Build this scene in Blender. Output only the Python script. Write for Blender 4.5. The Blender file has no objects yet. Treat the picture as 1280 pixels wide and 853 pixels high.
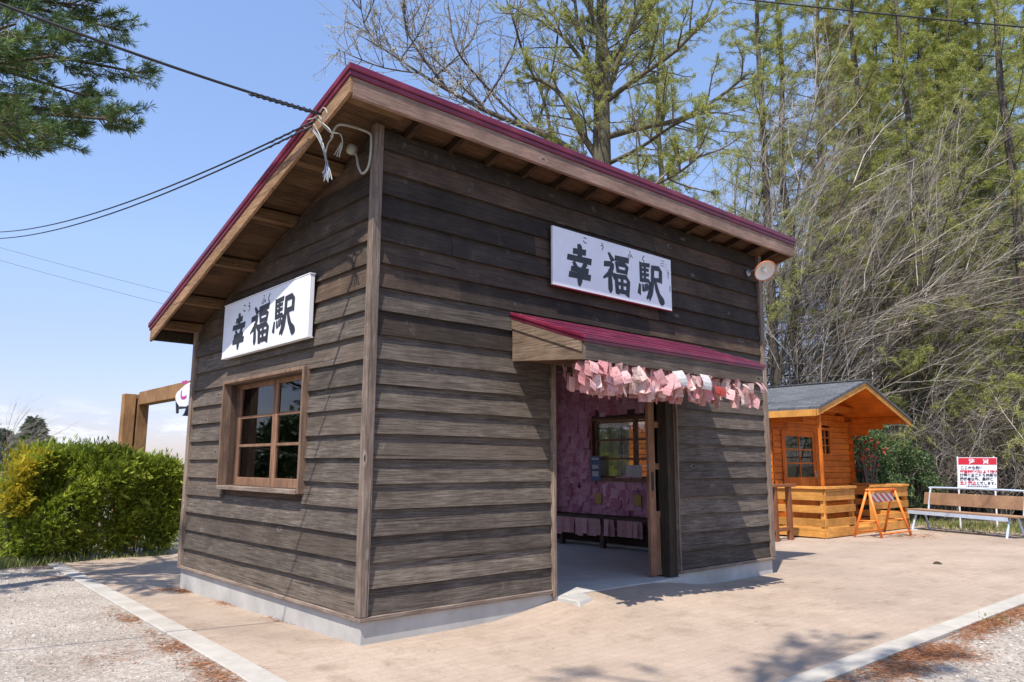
import bpy, math, random
import numpy as np
from mathutils import Vector, Matrix, Euler
R = math.radians
random.seed(7)
S = bpy.context.scene
COL = S.collection

# ------------------------------------------------------------------ camera, sky, sun, exposure
CAM = np.array([-3.1368, -5.2486, 1.2]); YAW, PITCH, ROLL, FPX = -0.7271, 0.162, 0.0042, 944.45
_f = np.array([-math.sin(YAW)*math.cos(PITCH), math.cos(YAW)*math.cos(PITCH), math.sin(PITCH)])
_r = np.array([math.cos(YAW), math.sin(YAW), 0.0]); _u = np.cross(_r, _f)
_r, _u = _r*math.cos(ROLL)+_u*math.sin(ROLL), _u*math.cos(ROLL)-_r*math.sin(ROLL)
cd = bpy.data.cameras.new('camera'); cam = bpy.data.objects.new('camera', cd); COL.objects.link(cam)
cd.sensor_fit = 'HORIZONTAL'; cd.sensor_width = 36.0; cd.lens = 36.0*FPX/1280
cd.clip_start = 0.05; cd.clip_end = 5000
cam.matrix_world = Matrix(((_r[0], _u[0], -_f[0], CAM[0]), (_r[1], _u[1], -_f[1], CAM[1]), (_r[2], _u[2], -_f[2], CAM[2]), (0, 0, 0, 1)))
S.camera = cam
SUN = Vector((-0.51, -0.25, 1.0)).normalized()
SUN_EL = math.asin(SUN.z); SUN_AZ = math.atan2(SUN.x, SUN.y)

W = bpy.data.worlds.new('World'); S.world = W; W.use_nodes = True
nt = W.node_tree; nt.nodes.clear()
o_ = nt.nodes.new('ShaderNodeOutputWorld'); bg = nt.nodes.new('ShaderNodeBackground')
sky = nt.nodes.new('ShaderNodeTexSky'); sky.sky_type = 'NISHITA'; sky.sun_disc = False
sky.sun_elevation = SUN_EL; sky.sun_rotation = SUN_AZ
sky.air_density = 1.0; sky.dust_density = 0.3; sky.ozone_density = 1.6; sky.altitude = 100
tc = nt.nodes.new('ShaderNodeTexCoord'); sx = nt.nodes.new('ShaderNodeSeparateXYZ')
nt.links.new(tc.outputs['Generated'], sx.inputs[0])
mp = nt.nodes.new('ShaderNodeMapping'); mp.inputs['Scale'].default_value = (9, 9, 30)
nt.links.new(tc.outputs['Generated'], mp.inputs[0])
nz = nt.nodes.new('ShaderNodeTexNoise'); nz.inputs['Scale'].default_value = 1.0; nz.inputs['Detail'].default_value = 8
nz.inputs['Roughness'].default_value = 0.6
nt.links.new(mp.outputs[0], nz.inputs[0])
rmp = nt.nodes.new('ShaderNodeMapRange'); rmp.inputs[1].default_value = 0.47; rmp.inputs[2].default_value = 0.56
nt.links.new(nz.outputs[0], rmp.inputs[0])
band = nt.nodes.new('ShaderNodeValToRGB')
el = band.color_ramp.elements; el[0].position = 0.0; el[0].color = (0.25, 0.25, 0.25, 1); el[1].position = 0.075; el[1].color = (0, 0, 0, 1)
e = el.new(0.02); e.color = (0.85, 0.85, 0.85, 1); e = el.new(0.042); e.color = (0.9, 0.9, 0.9, 1)
nt.links.new(sx.outputs[2], band.inputs[0])
mul = nt.nodes.new('ShaderNodeMath'); mul.operation = 'MULTIPLY'
nt.links.new(rmp.outputs[0], mul.inputs[0]); nt.links.new(band.outputs[0], mul.inputs[1])
mix = nt.nodes.new('ShaderNodeMix'); mix.data_type = 'RGBA'
nt.links.new(mul.outputs[0], mix.inputs[0]); nt.links.new(sky.outputs[0], mix.inputs[6]); mix.inputs[7].default_value = (5.3, 5.5, 5.9, 1)
deep = nt.nodes.new('ShaderNodeValToRGB'); el = deep.color_ramp.elements      # clean spring air: deeper blue towards the horizon
el[0].position = 0.0; el[0].color = (.58, .545, .73, 1); el[1].position = 0.6; el[1].color = (1.5, 1.47, 1.54, 1); e = el.new(.16); e.color = (.97, .86, 1.05, 1); e = el.new(.26); e.color = (1.20, 1.12, 1.19, 1)
nt.links.new(sx.outputs[2], deep.inputs[0])
tint = nt.nodes.new('ShaderNodeMix'); tint.data_type = 'RGBA'; tint.blend_type = 'MULTIPLY'; tint.inputs[0].default_value = 1
nt.links.new(sky.outputs[0], tint.inputs[6]); nt.links.new(deep.outputs[0], tint.inputs[7]); nt.links.new(tint.outputs[2], mix.inputs[6])
nt.links.new(mix.outputs[2], bg.inputs[0]); bg.inputs[1].default_value = 0.14
nt.links.new(bg.outputs[0], o_.inputs[0])

ld = bpy.data.lights.new('sun', 'SUN'); ld.energy = 5.0; ld.angle = R(0.55); ld.color = (1.0, 0.945, 0.865)
sun = bpy.data.objects.new('sun', ld); COL.objects.link(sun); sun.rotation_euler = (-SUN).to_track_quat('-Z', 'Y').to_euler()
S.view_settings.view_transform = 'Standard'; S.view_settings.look = 'None'
S.view_settings.exposure = 0.47; S.view_settings.gamma = 1.0
S.render.engine = 'CYCLES'
S.cycles.max_bounces = 8; S.cycles.transparent_max_bounces = 12
S.cycles.use_denoising = True

# ------------------------------------------------------------------ helpers
def ray(u, v):
    return _f*FPX + _r*(u-640) + _u*(426.5-v)
def on(u, v, ax, val):                       # photo direction meets a plane of the place
    w = ray(u, v); t = (val-CAM[ax])/w[ax]; return tuple(CAM+w*t)
def away(u, v, d):                           # point at horizontal distance d
    w = ray(u, v); t = d/math.hypot(w[0], w[1]); return tuple(CAM+w*t)
def ground_z(x, y):
    return -0.16-0.015*min(max(y, 0), 8)

class MB:
    def __init__(s): s.v = []; s.f = []; s.a = []; s.cur = 0.0
    def face(s, *idx): s.f.append(idx); s.a.append(s.cur)
    def hexa(s, p, rnd=None):                # 8 points: bottom ring 0-3, top ring 4-7
        if rnd is not None: s.cur = rnd
        b = len(s.v); s.v += [tuple(q) for q in p]
        for q in ((3, 2, 1, 0), (4, 5, 6, 7), (0, 1, 5, 4), (1, 2, 6, 5), (2, 3, 7, 6), (3, 0, 4, 7)):
            s.face(*[b+i for i in q])
        return s
    def box(s, x0, x1, y0, y1, z0, z1, rnd=None):
        return s.hexa(((x0, y0, z0), (x1, y0, z0), (x1, y1, z0), (x0, y1, z0), (x0, y0, z1), (x1, y0, z1), (x1, y1, z1), (x0, y1, z1)), rnd)
    def quad(s, a, b, c, d, rnd=None):
        if rnd is not None: s.cur = rnd
        k = len(s.v); s.v += [tuple(a), tuple(b), tuple(c), tuple(d)]; s.face(k, k+1, k+2, k+3); return s
    def prism(s, poly, d, rnd=None):         # planar polygon extruded by vector d
        if rnd is not None: s.cur = rnd
        k = len(s.v); n = len(poly); d = np.array(d)
        s.v += [tuple(p) for p in poly]; s.v += [tuple(np.array(p)+d) for p in poly]
        s.face(*range(k+n-1, k-1, -1)); s.face(*range(k+n, k+2*n))
        for i in range(n):
            j = (i+1) % n; s.face(k+i, k+j, k+n+j, k+n+i)
        return s
    def bar(s, a, b, w, h, up=(0, 0, 1), rnd=None):   # rectangular bar from a to b
        a = np.array(a, float); b = np.array(b, float); t = b-a; t /= np.linalg.norm(t)
        up = np.array(up, float)
        if abs(t@up) > .99: up = np.array((1., 0, 0))
        x = np.cross(t, up); x /= np.linalg.norm(x); y = np.cross(x, t)
        x *= w/2; y *= h/2
        return s.hexa((a-x-y, a+x-y, a+x+y, a-x+y, b-x-y, b+x-y, b+x+y, b-x+y), rnd)
    def tube(s, pts, rad, n=8, cap=True, rnd=None):
        if rnd is not None: s.cur = rnd
        P = [np.array(p, float) for p in pts]; m = len(P)
        if not hasattr(rad, '__len__'): rad = [rad]*m
        k = len(s.v); ref = None
        for i in range(m):
            t = P[min(i+1, m-1)]-P[max(i-1, 0)]; t = t/(np.linalg.norm(t)+1e-9)
            if ref is None: ref = np.array((0, 0, 1.)) if abs(t[2]) < .9 else np.array((1., 0, 0))
            x = np.cross(t, ref); x /= np.linalg.norm(x)+1e-9; y = np.cross(t, x); ref = np.cross(x, t)
            for q in range(n):
                a = 2*math.pi*q/n
                s.v.append(tuple(P[i]+rad[i]*(math.cos(a)*x+math.sin(a)*y)))
        for i in range(m-1):
            for q in range(n):
                q2 = (q+1) % n
                s.face(k+i*n+q, k+i*n+q2, k+(i+1)*n+q2, k+(i+1)*n+q)
        if cap and n > 3:
            s.face(*[k+q for q in range(n-1, -1, -1)]); s.face(*[k+(m-1)*n+q for q in range(n)])
        return s
    def lathe(s, prof, n=24, M=None):        # (r, z) profile round z
        k = len(s.v); M = M or Matrix.Identity(4)
        for r, z in prof:
            for q in range(n):
                a = 2*math.pi*q/n; s.v.append(tuple(M @ Vector((r*math.cos(a), r*math.sin(a), z))))
        for i in range(len(prof)-1):
            for q in range(n):
                q2 = (q+1) % n; s.face(k+i*n+q, k+i*n+q2, k+(i+1)*n+q2, k+(i+1)*n+q)
        return s
    def mesh(s, name, m=None, smooth=False):
        me = bpy.data.meshes.new(name); me.from_pydata(s.v, [], s.f)
        at = me.attributes.new('rnd', 'FLOAT', 'FACE'); at.data.foreach_set('value', np.array(s.a, np.float32))
        if m: me.materials.append(m)
        if smooth: me.polygons.foreach_set('use_smooth', np.ones(len(s.f), bool))
        return me
    def build(s, name, m, parent=None, smooth=False, bevel=0.0, label=None, cat=None, group=None, kind=None):
        o = bpy.data.objects.new(name, s.mesh(name, m, smooth)); COL.objects.link(o)
        if parent: o.parent = parent; o.matrix_parent_inverse = Matrix.Identity(4); 
        if parent: shift(o, parent)
        if bevel:
            b = o.modifiers.new('bevel', 'BEVEL'); b.width = bevel; b.segments = 1; b.limit_method = 'ANGLE'
        tag(o, label, cat, group, kind); return o
def world_loc(o):
    v = Vector(o.location)
    while o.parent: o = o.parent; v = v+o.location
    return v
def shift(o, parent):                        # geometry was written in world coordinates: make it local to its thing
    d = world_loc(parent); o.data.transform(Matrix.Translation(-d))
def tag(o, label=None, cat=None, group=None, kind=None):
    if label: o['label'] = label
    if cat: o['category'] = cat
    if group: o['group'] = group
    if kind: o['kind'] = kind
    return o
def empty(name, loc, label, cat, group=None):
    o = bpy.data.objects.new(name, None); COL.objects.link(o); o.location = loc; o.empty_display_size = .2
    return tag(o, label, cat, group)
def copy_tree(o, loc, rz, sc, label):
    c = o.copy(); COL.objects.link(c); c.location = loc; c.rotation_euler = (0, 0, rz); c.scale = (sc, sc, sc); c['label'] = label
    for ch in list(o.children):
        d = ch.copy(); COL.objects.link(d); d.parent = c
    return c
def rv(a, b): return random.uniform(a, b)

# ------------------------------------------------------------------ materials
def mat(name, base=(.5, .5, .5), rough=.7, metal=0.0, spec=None):
    m = bpy.data.materials.new(name); m.use_nodes = True; n = m.node_tree; b = n.nodes['Principled BSDF']
    b.inputs['Base Color'].default_value = (*base, 1); b.inputs['Roughness'].default_value = rough; b.inputs['Metallic'].default_value = metal
    if spec is not None: b.inputs['Specular IOR Level'].default_value = spec
    return m, n, b
def N(n, t, **kw):
    x = n.nodes.new(t)
    for k, v in kw.items():
        if k in x.inputs: x.inputs[k].default_value = v
        else: setattr(x, k, v)
    return x
def ramp(n, src, stops):
    r = n.nodes.new('ShaderNodeValToRGB'); e = r.color_ramp.elements
    e[0].position, e[0].color = stops[0][0], (*stops[0][1], 1); e[1].position, e[1].color = stops[-1][0], (*stops[-1][1], 1)
    for p, c in stops[1:-1]:
        q = e.new(p); q.color = (*c, 1)
    n.links.new(src, r.inputs[0]); return r.outputs[0]
def mixc(n, fac, a, b, mode='MIX'):
    x = n.nodes.new('ShaderNodeMix'); x.data_type = 'RGBA'; x.blend_type = mode
    for sock, val in ((x.inputs[0], fac), (x.inputs[6], a), (x.inputs[7], b)):
        if isinstance(val, (int, float)): sock.default_value = val
        elif isinstance(val, tuple): sock.default_value = (*val, 1)
        else: n.links.new(val, sock)
    return x.outputs[2]
def bump(n, b, h, strength=.3, dist=.01):
    x = N(n, 'ShaderNodeBump', Strength=strength, Distance=dist); n.links.new(h, x.inputs['Height']); n.links.new(x.outputs[0], b.inputs['Normal'])
def speckled(name, c1, c2, scale=8, rough=.8, detail=6, bmp=.2, lo=.35, hi=.65, fine=None, metal=0.):
    m, n, b = mat(name, c1, rough, metal)
    g = N(n, 'ShaderNodeTexCoord'); z = N(n, 'ShaderNodeTexNoise', Scale=scale, Detail=detail, Roughness=.65); n.links.new(g.outputs['Object'], z.inputs[0])
    c = ramp(n, z.outputs[0], [(lo, c1), (hi, c2)])
    if fine:
        z2 = N(n, 'ShaderNodeTexNoise', Scale=fine, Detail=3); n.links.new(g.outputs['Object'], z2.inputs[0])
        c = mixc(n, .6, c, ramp(n, z2.outputs[0], [(.3, (.45, .45, .45)), (.7, (1.0, 1.0, 1.0))]), 'MULTIPLY')
    n.links.new(c, b.inputs['Base Color']); bump(n, b, z.outputs[0], bmp, .02)
    return m
def wood(name, c_dark, c_mid, c_pale, axis=0, grain=26, knots=True, rough=.82, vary=.5, bmp=.35, hue=None, fresh=None):
    """weathered boards: long grain streaks, blotches, knots, every board with its own tone (attribute rnd)"""
    m, n, b = mat(name, c_mid, rough, spec=.25)
    g = N(n, 'ShaderNodeTexCoord'); a = N(n, 'ShaderNodeAttribute', attribute_name='rnd')
    off = N(n, 'ShaderNodeVectorMath', operation='SCALE'); off.inputs[0].default_value = (13.1, 7.7, 5.3); n.links.new(a.outputs['Fac'], off.inputs['Scale'])
    add = N(n, 'ShaderNodeVectorMath', operation='ADD'); n.links.new(g.outputs['Object'], add.inputs[0]); n.links.new(off.outputs[0], add.inputs[1])
    sc = [grain]*3; sc[axis] = grain*.045
    mp_ = N(n, 'ShaderNodeMapping'); mp_.inputs['Scale'].default_value = sc; n.links.new(add.outputs[0], mp_.inputs[0])
    warp = N(n, 'ShaderNodeTexNoise', Scale=.5, Detail=2); n.links.new(mp_.outputs[0], warp.inputs[0])
    wmix = mixc(n, .12, mp_.outputs[0], warp.outputs['Color'], 'ADD')
    z = N(n, 'ShaderNodeTexNoise', Scale=3.2, Detail=9, Roughness=.72); n.links.new(wmix, z.inputs[0])
    c = ramp(n, z.outputs[0], [(.28, c_dark), (.47, c_mid), (.72, c_pale)])
    z2 = N(n, 'ShaderNodeTexNoise', Scale=2.3, Detail=5, Roughness=.65); n.links.new(add.outputs[0], z2.inputs[0])
    c = mixc(n, .75, c, ramp(n, z2.outputs[0], [(.3, (.55, .53, .52)), (.52, (.95, .95, .95)), (.72, (1.35, 1.34, 1.33))]), 'MULTIPLY')
    # end-to-end tone of a board
    rn = N(n, 'ShaderNodeTexWhiteNoise', noise_dimensions='1D'); n.links.new(a.outputs['Fac'], rn.inputs['W'])
    lo, hi = 1-vary*.55, 1+vary*.45
    c = mixc(n, 1.0, c, ramp(n, rn.outputs['Value'], [(0, (lo, lo*.97, lo*.94)), (.5, (1, .98, .96)), (1, (hi, hi*.97, hi*.93))]), 'MULTIPLY')
    if hue:
        c = mixc(n, ramp(n, rn.outputs['Color'], [(.55, (0, 0, 0)), (1, (.6, .6, .6))]), c, hue, 'MIX')
    h = z.outputs[0]
    if fresh:                                        # upper boards that kept their brown stain, also darkened to deepen eave shade (rnd above 1)
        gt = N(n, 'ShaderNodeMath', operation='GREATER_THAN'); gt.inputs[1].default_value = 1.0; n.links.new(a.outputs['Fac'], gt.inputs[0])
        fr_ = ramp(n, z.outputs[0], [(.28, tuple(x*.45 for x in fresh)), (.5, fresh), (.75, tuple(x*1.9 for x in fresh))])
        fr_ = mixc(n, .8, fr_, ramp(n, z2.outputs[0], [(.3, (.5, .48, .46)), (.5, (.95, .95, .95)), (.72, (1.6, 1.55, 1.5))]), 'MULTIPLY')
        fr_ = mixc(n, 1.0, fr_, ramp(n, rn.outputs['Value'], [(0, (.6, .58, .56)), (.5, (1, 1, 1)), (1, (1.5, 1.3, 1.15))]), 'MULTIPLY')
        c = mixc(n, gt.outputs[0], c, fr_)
    if knots:
        ks = [5.5]*3; ks[axis] = 2.2
        mk = N(n, 'ShaderNodeMapping'); mk.inputs['Scale'].default_value = ks; n.links.new(add.outputs[0], mk.inputs[0])
        vo = N(n, 'ShaderNodeTexVoronoi', Scale=1.0); n.links.new(mk.outputs[0], vo.inputs[0])
        kn = ramp(n, vo.outputs['Distance'], [(.045, (1, 1, 1)), (.085, (0, 0, 0))])
        ring = ramp(n, vo.outputs['Distance'], [(.05, (0, 0, 0)), (.10, (.5, .5, .5)), (.17, (0, 0, 0))])
        km = N(n, 'ShaderNodeTexNoise', Scale=3.1, Detail=1); n.links.new(add.outputs[0], km.inputs[0]); kmr = ramp(n, km.outputs[0], [(.50, (0, 0, 0)), (.56, (1, 1, 1))])
        kn = mixc(n, 1., kn, kmr, 'MULTIPLY'); ring = mixc(n, 1., ring, kmr, 'MULTIPLY')
        c = mixc(n, kn, c, tuple(x*.55 for x in c_dark)); c = mixc(n, ring, c, c_pale)
    cs = [grain*1.5]*3; cs[axis] = grain*.02
    mc = N(n, 'ShaderNodeMapping'); mc.inputs['Scale'].default_value = cs; n.links.new(add.outputs[0], mc.inputs[0])
    ck = N(n, 'ShaderNodeTexNoise', Scale=1.3, Detail=3, Roughness=.5); n.links.new(mc.outputs[0], ck.inputs[0])
    c = mixc(n, ramp(n, ck.outputs[0], [(.655, (0, 0, 0)), (.69, (.75, .75, .75))]), c, tuple(x*.4 for x in c_dark))   # drying cracks
    z5 = N(n, 'ShaderNodeTexNoise', Scale=9., Detail=6, Roughness=.8); n.links.new(add.outputs[0], z5.inputs[0])
    c = mixc(n, ramp(n, z5.outputs[0], [(.60, (0, 0, 0)), (.72, (.55, .55, .55))]), c, c_pale)                          # pale worn flecks
    n.links.new(c, b.inputs['Base Color']); bump(n, b, h, bmp, .006)
    return m
WD = dict(c_dark=(.030, .024, .019), c_mid=(.088, .071, .057), c_pale=(.200, .172, .146))
M = {}
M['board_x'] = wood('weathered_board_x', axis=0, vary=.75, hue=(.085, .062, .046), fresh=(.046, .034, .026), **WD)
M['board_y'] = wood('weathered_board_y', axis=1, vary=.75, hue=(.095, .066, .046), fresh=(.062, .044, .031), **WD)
TR = dict(c_dark=(.075, .054, .041), c_mid=(.185, .140, .110), c_pale=(.36, .295, .245))
M['trim_x'] = wood('trim_wood_x', axis=0, vary=.3, **TR); M['trim_y'] = wood('trim_wood_y', axis=1, vary=.3, **TR); M['trim_z'] = wood('trim_wood_z', axis=2, vary=.3, **TR)
FA = dict(c_dark=(.11, .066, .048), c_mid=(.235, .15, .115), c_pale=(.37, .26, .205))
M['fascia_x'] = wood('fascia_wood_x', axis=0, vary=.15, **FA); M['fascia_y'] = wood('fascia_wood_y', axis=1, vary=.15, c_dark=(.11, .058, .030), c_mid=(.25, .145, .078), c_pale=(.40, .26, .16))
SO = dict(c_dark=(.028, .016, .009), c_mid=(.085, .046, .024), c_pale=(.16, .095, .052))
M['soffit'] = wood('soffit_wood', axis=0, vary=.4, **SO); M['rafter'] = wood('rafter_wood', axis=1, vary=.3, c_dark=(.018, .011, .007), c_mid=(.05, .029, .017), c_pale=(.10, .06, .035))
M['canopy_side'] = wood('canopy_side_board', axis=1, vary=.2, c_dark=(.06, .042, .028), c_mid=(.155, .108, .072), c_pale=(.29, .21, .15))
M['casing'] = wood('casing_wood', axis=2, vary=.2, c_dark=(.07, .042, .028), c_mid=(.165, .105, .073), c_pale=(.32, .225, .165))
M['outlook'] = wood('outlooker_wood', axis=0, vary=.2, c_dark=(.06, .03, .016), c_mid=(.15, .085, .042), c_pale=(.26, .16, .085))
M['canopy_wood'] = wood('canopy_board', axis=0, vary=.1, c_dark=(.045, .034, .026), c_mid=(.11, .085, .066), c_pale=(.21, .17, .135))
M['sash'] = wood('window_wood', axis=2, vary=.3, c_dark=(.10, .05, .03), c_mid=(.22, .12, .07), c_pale=(.36, .22, .15), knots=False)
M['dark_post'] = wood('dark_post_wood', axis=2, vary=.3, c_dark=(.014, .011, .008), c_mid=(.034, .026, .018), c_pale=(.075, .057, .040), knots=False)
M['inside'] = wood('inside_wood', axis=1, vary=.3, c_dark=(.03, .02, .014), c_mid=(.07, .045, .032), c_pale=(.13, .09, .065))
M['arch'] = wood('arch_wood', axis=2, vary=.3, c_dark=(.13, .065, .025), c_mid=(.28, .15, .065), c_pale=(.40, .24, .12))
M['bench_wood'] = wood('bench_wood', axis=0, vary=.2, c_dark=(.16, .085, .045), c_mid=(.33, .20, .12), c_pale=(.47, .32, .21))
OR = dict(c_dark=(.30, .060, .006), c_mid=(.55, .140, .012), c_pale=(.70, .23, .026))
M['cabin_x'] = wood('orange_log_x', axis=0, vary=.18, rough=.55, knots=True, **OR); M['cabin_y'] = wood('orange_log_y', axis=1, vary=.18, rough=.55, **OR); M['cabin_z'] = wood('orange_log_z', axis=2, vary=.18, rough=.55, knots=False, **OR)
DK = dict(c_dark=(.34, .13, .025), c_mid=(.54, .25, .055), c_pale=(.68, .36, .10))
M['deck_x'] = wood('deck_wood_x', axis=0, vary=.35, rough=.6, **DK); M['deck_y'] = wood('deck_wood_y', axis=1, vary=.35, rough=.6, **DK); M['deck_z'] = wood('deck_wood_z', axis=2, vary=.25, rough=.6, knots=False, **DK)
M['brown'] = wood('brown_stained_wood', axis=2, vary=.2, c_dark=(.10, .035, .015), c_mid=(.20, .075, .033), c_pale=(.30, .13, .06), knots=False)
m, n, b = mat('maroon_metal', (.21, .012, .047), .33, 0.0, .5); M['maroon'] = m
g = N(n, 'ShaderNodeTexCoord'); z = N(n, 'ShaderNodeTexNoise', Scale=3.5, Detail=6); n.links.new(g.outputs['Object'], z.inputs[0])
n.links.new(ramp(n, z.outputs[0], [(.3, (.115, .008, .026)), (.55, (.165, .013, .038)), (.75, (.23, .035, .065))]), b.inputs['Base Color'])
n.links.new(ramp(n, z.outputs[0], [(.3, (.25, .25, .25)), (.7, (.48, .48, .48))]), b.inputs['Roughness'])
M['concrete'] = speckled('plinth_concrete', (.33, .315, .285), (.45, .43, .395), 2.2, .9, detail=9, bmp=.15)
M['kerb'] = speckled('kerb_concrete', (.33, .30, .255), (.44, .405, .35), 3, .92, detail=10, bmp=.2)
M['floor'] = speckled('floor_concrete', (.46, .43, .385), (.58, .54, .49), 4, .8, fine=70, bmp=.1)
M['white_board'] = speckled('white_sign_paint', (.72, .72, .75), (.80, .80, .83), 2.2, .38, bmp=.02)
M['sign_side'] = speckled('sign_side_paint', (.62, .62, .63), (.76, .75, .74), 5, .5, bmp=.05)
M['ink'] = speckled('black_sign_paint', (.014, .014, .017), (.03, .03, .034), 12, .5, bmp=.05)
M['dark_red'] = mat('dark_red_strip', (.17, .008, .02), .5)[0]
M['red_ink'] = mat('red_sign_paint', (.50, .015, .03), .45)[0]
M['pink_ink'] = mat('magenta_sign_paint', (.46, .02, .22), .45)[0]
M['grey_ink'] = mat('grey_sign_paint', (.12, .12, .13), .5)[0]
M['pvc'] = speckled('grey_pvc', (.30, .295, .25), (.38, .37, .32), 20, .5, bmp=.02)
M['black_cable'] = mat('black_cable', (.012, .012, .016), .55)[0]
M['blue_wire'] = mat('blue_grey_wire', (.20, .25, .36), .5)[0]
M['steel'] = speckled('galvanised_steel', (.32, .33, .34), (.48, .49, .50), 15, .4, bmp=.02, metal=.6)
M['lamp_in'] = mat('lamp_enamel', (.78, .75, .70), .35)[0]
M['lamp_out'] = mat('lamp_orange_enamel', (.62, .20, .09), .4)[0]
M['bulb'] = mat('bulb_glass', (.85, .83, .78), .15)[0]
M['barrier'] = speckled('orange_barrier_paint', (.80, .17, .02), (.88, .24, .035), 10, .45, bmp=.03)
M['bench_metal'] = speckled('pale_blue_paint', (.42, .53, .68), (.55, .65, .78), 6, .45, bmp=.03)
M['shingle'] = None
m, n, b = mat('grey_shingle', (.09, .095, .10), .9); M['shingle'] = m
g = N(n, 'ShaderNodeTexCoord'); br = N(n, 'ShaderNodeTexBrick', Scale=1.0); n.links.new(g.outputs['Object'], br.inputs[0])
mp_ = N(n, 'ShaderNodeMapping'); mp_.inputs['Rotation'].default_value = (0, 0, R(90)); n.links.new(g.outputs['Object'], mp_.inputs[0]); n.links.new(mp_.outputs[0], br.inputs[0])
br.inputs['Brick Width'].default_value = .33; br.inputs['Row Height'].default_value = .14; br.inputs['Mortar Size'].default_value = .008
br.inputs['Color1'].default_value = (.075, .08, .087, 1); br.inputs['Color2'].default_value = (.115, .12, .127, 1); br.inputs['Mortar'].default_value = (.03, .03, .035, 1)
z = N(n, 'ShaderNodeTexNoise', Scale=40., Detail=3); n.links.new(g.outputs['Object'], z.inputs[0])
n.links.new(mixc(n, .6, br.outputs[0], ramp(n, z.outputs[0], [(.3, (.6, .6, .6)), (.7, (1.3, 1.3, 1.3))]), 'MULTIPLY'), b.inputs['Base Color'])
def glass(name, tint=(.75, .8, .82), refl=.12):
    m = bpy.data.materials.new(name); m.use_nodes = True; n = m.node_tree; n.nodes.clear()
    o = N(n, 'ShaderNodeOutputMaterial'); t = N(n, 'ShaderNodeBsdfTransparent'); t.inputs[0].default_value = (*tint, 1)
    gl = N(n, 'ShaderNodeBsdfGlossy'); gl.inputs['Roughness'].default_value = .02
    fr = N(n, 'ShaderNodeFresnel'); fr.inputs[0].default_value = 1.5
    ad = N(n, 'ShaderNodeMath', operation='ADD'); ad.inputs[1].default_value = refl; n.links.new(fr.outputs[0], ad.inputs[0])
    mx = N(n, 'ShaderNodeMixShader'); n.links.new(ad.outputs[0], mx.inputs[0]); n.links.new(t.outputs[0], mx.inputs[1]); n.links.new(gl.outputs[0], mx.inputs[2])
    n.links.new(mx.outputs[0], o.inputs[0]); return m
M['glass'] = glass('window_glass', (.72, .76, .78), .03); M['clear_glass'] = glass('clear_glass', (.93, .95, .95), .02)
def paper(name, c1, c2, ink=None):
    m = bpy.data.materials.new(name); m.use_nodes = True; n = m.node_tree; b = n.nodes['Principled BSDF']; b.inputs['Roughness'].default_value = .8
    b.inputs['Specular IOR Level'].default_value = .2
    oi = N(n, 'ShaderNodeObjectInfo'); at = N(n, 'ShaderNodeAttribute', attribute_name='rnd')
    ad = N(n, 'ShaderNodeMath', operation='ADD'); n.links.new(oi.outputs['Random'], ad.inputs[0]); n.links.new(at.outputs['Fac'], ad.inputs[1])
    wn = N(n, 'ShaderNodeTexWhiteNoise', noise_dimensions='1D'); n.links.new(ad.outputs[0], wn.inputs['W'])
    c = mixc(n, wn.outputs['Value'], c1, c2)
    g = N(n, 'ShaderNodeTexCoord'); mp_ = N(n, 'ShaderNodeMapping'); mp_.inputs['Scale'].default_value = (16, 16, 60); n.links.new(g.outputs['Object'], mp_.inputs[0])
    z = N(n, 'ShaderNodeTexNoise', Scale=1.6, Detail=2); n.links.new(mp_.outputs[0], z.inputs[0])
    c = mixc(n, ramp(n, z.outputs[0], [(.57, (0, 0, 0)), (.64, (.55, .55, .55))]), c, ink or tuple(x*.45 for x in c1))
    n.links.new(c, b.inputs['Base Color'])
    tr = N(n, 'ShaderNodeBsdfTranslucent'); n.links.new(c, tr.inputs[0]); mx = N(n, 'ShaderNodeMixShader'); mx.inputs[0].default_value = .3
    n.links.new(b.outputs[0], mx.inputs[1]); n.links.new(tr.outputs[0], mx.inputs[2]); n.links.new(mx.outputs[0], n.nodes['Material Output'].inputs[0])
    return m
M['pink_paper'] = paper('pink_paper', (.55, .24, .25), (.74, .49, .47), (.40, .08, .10))
M['cream_paper'] = paper('cream_paper', (.62, .46, .41), (.72, .57, .51), (.50, .20, .20))
M['wall_paper'] = paper('pink_wall_paper', (.62, .23, .33), (.90, .56, .64), (.36, .09, .15))
M['white_paper'] = paper('white_paper', (.64, .62, .60), (.70, .68, .66), (.30, .30, .33))
M['blue_print'] = speckled('blue_print', (.035, .07, .17), (.06, .10, .22), 9, .5, bmp=.0)
M['yellow_wood'] = mat('yellow_plate', (.42, .26, .05), .6)[0]
def leafmat(name, stops, rough=.55, trans=.35):
    m = bpy.data.materials.new(name); m.use_nodes = True; n = m.node_tree; b = n.nodes['Principled BSDF']; b.inputs['Roughness'].default_value = rough
    b.inputs['Specular IOR Level'].default_value = .25
    at = N(n, 'ShaderNodeAttribute', attribute_name='rnd'); c = ramp(n, at.outputs['Fac'], stops)
    n.links.new(c, b.inputs['Base Color']); tr = N(n, 'ShaderNodeBsdfTranslucent'); n.links.new(c, tr.inputs[0])
    mx = N(n, 'ShaderNodeMixShader'); mx.inputs[0].default_value = trans
    n.links.new(b.outputs[0], mx.inputs[1]); n.links.new(tr.outputs[0], mx.inputs[2]); n.links.new(mx.outputs[0], n.nodes['Material Output'].inputs[0])
    return m
M['larch_green'] = leafmat('larch_needles', [(0, (.24, .27, .055)), (.5, (.37, .40, .095)), (1, (.52, .52, .17))], trans=.5)
M['larch_olive'] = leafmat('larch_olive', [(0, (.24, .22, .06)), (.5, (.36, .33, .105)), (1, (.48, .43, .17))], trans=.45)
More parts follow.
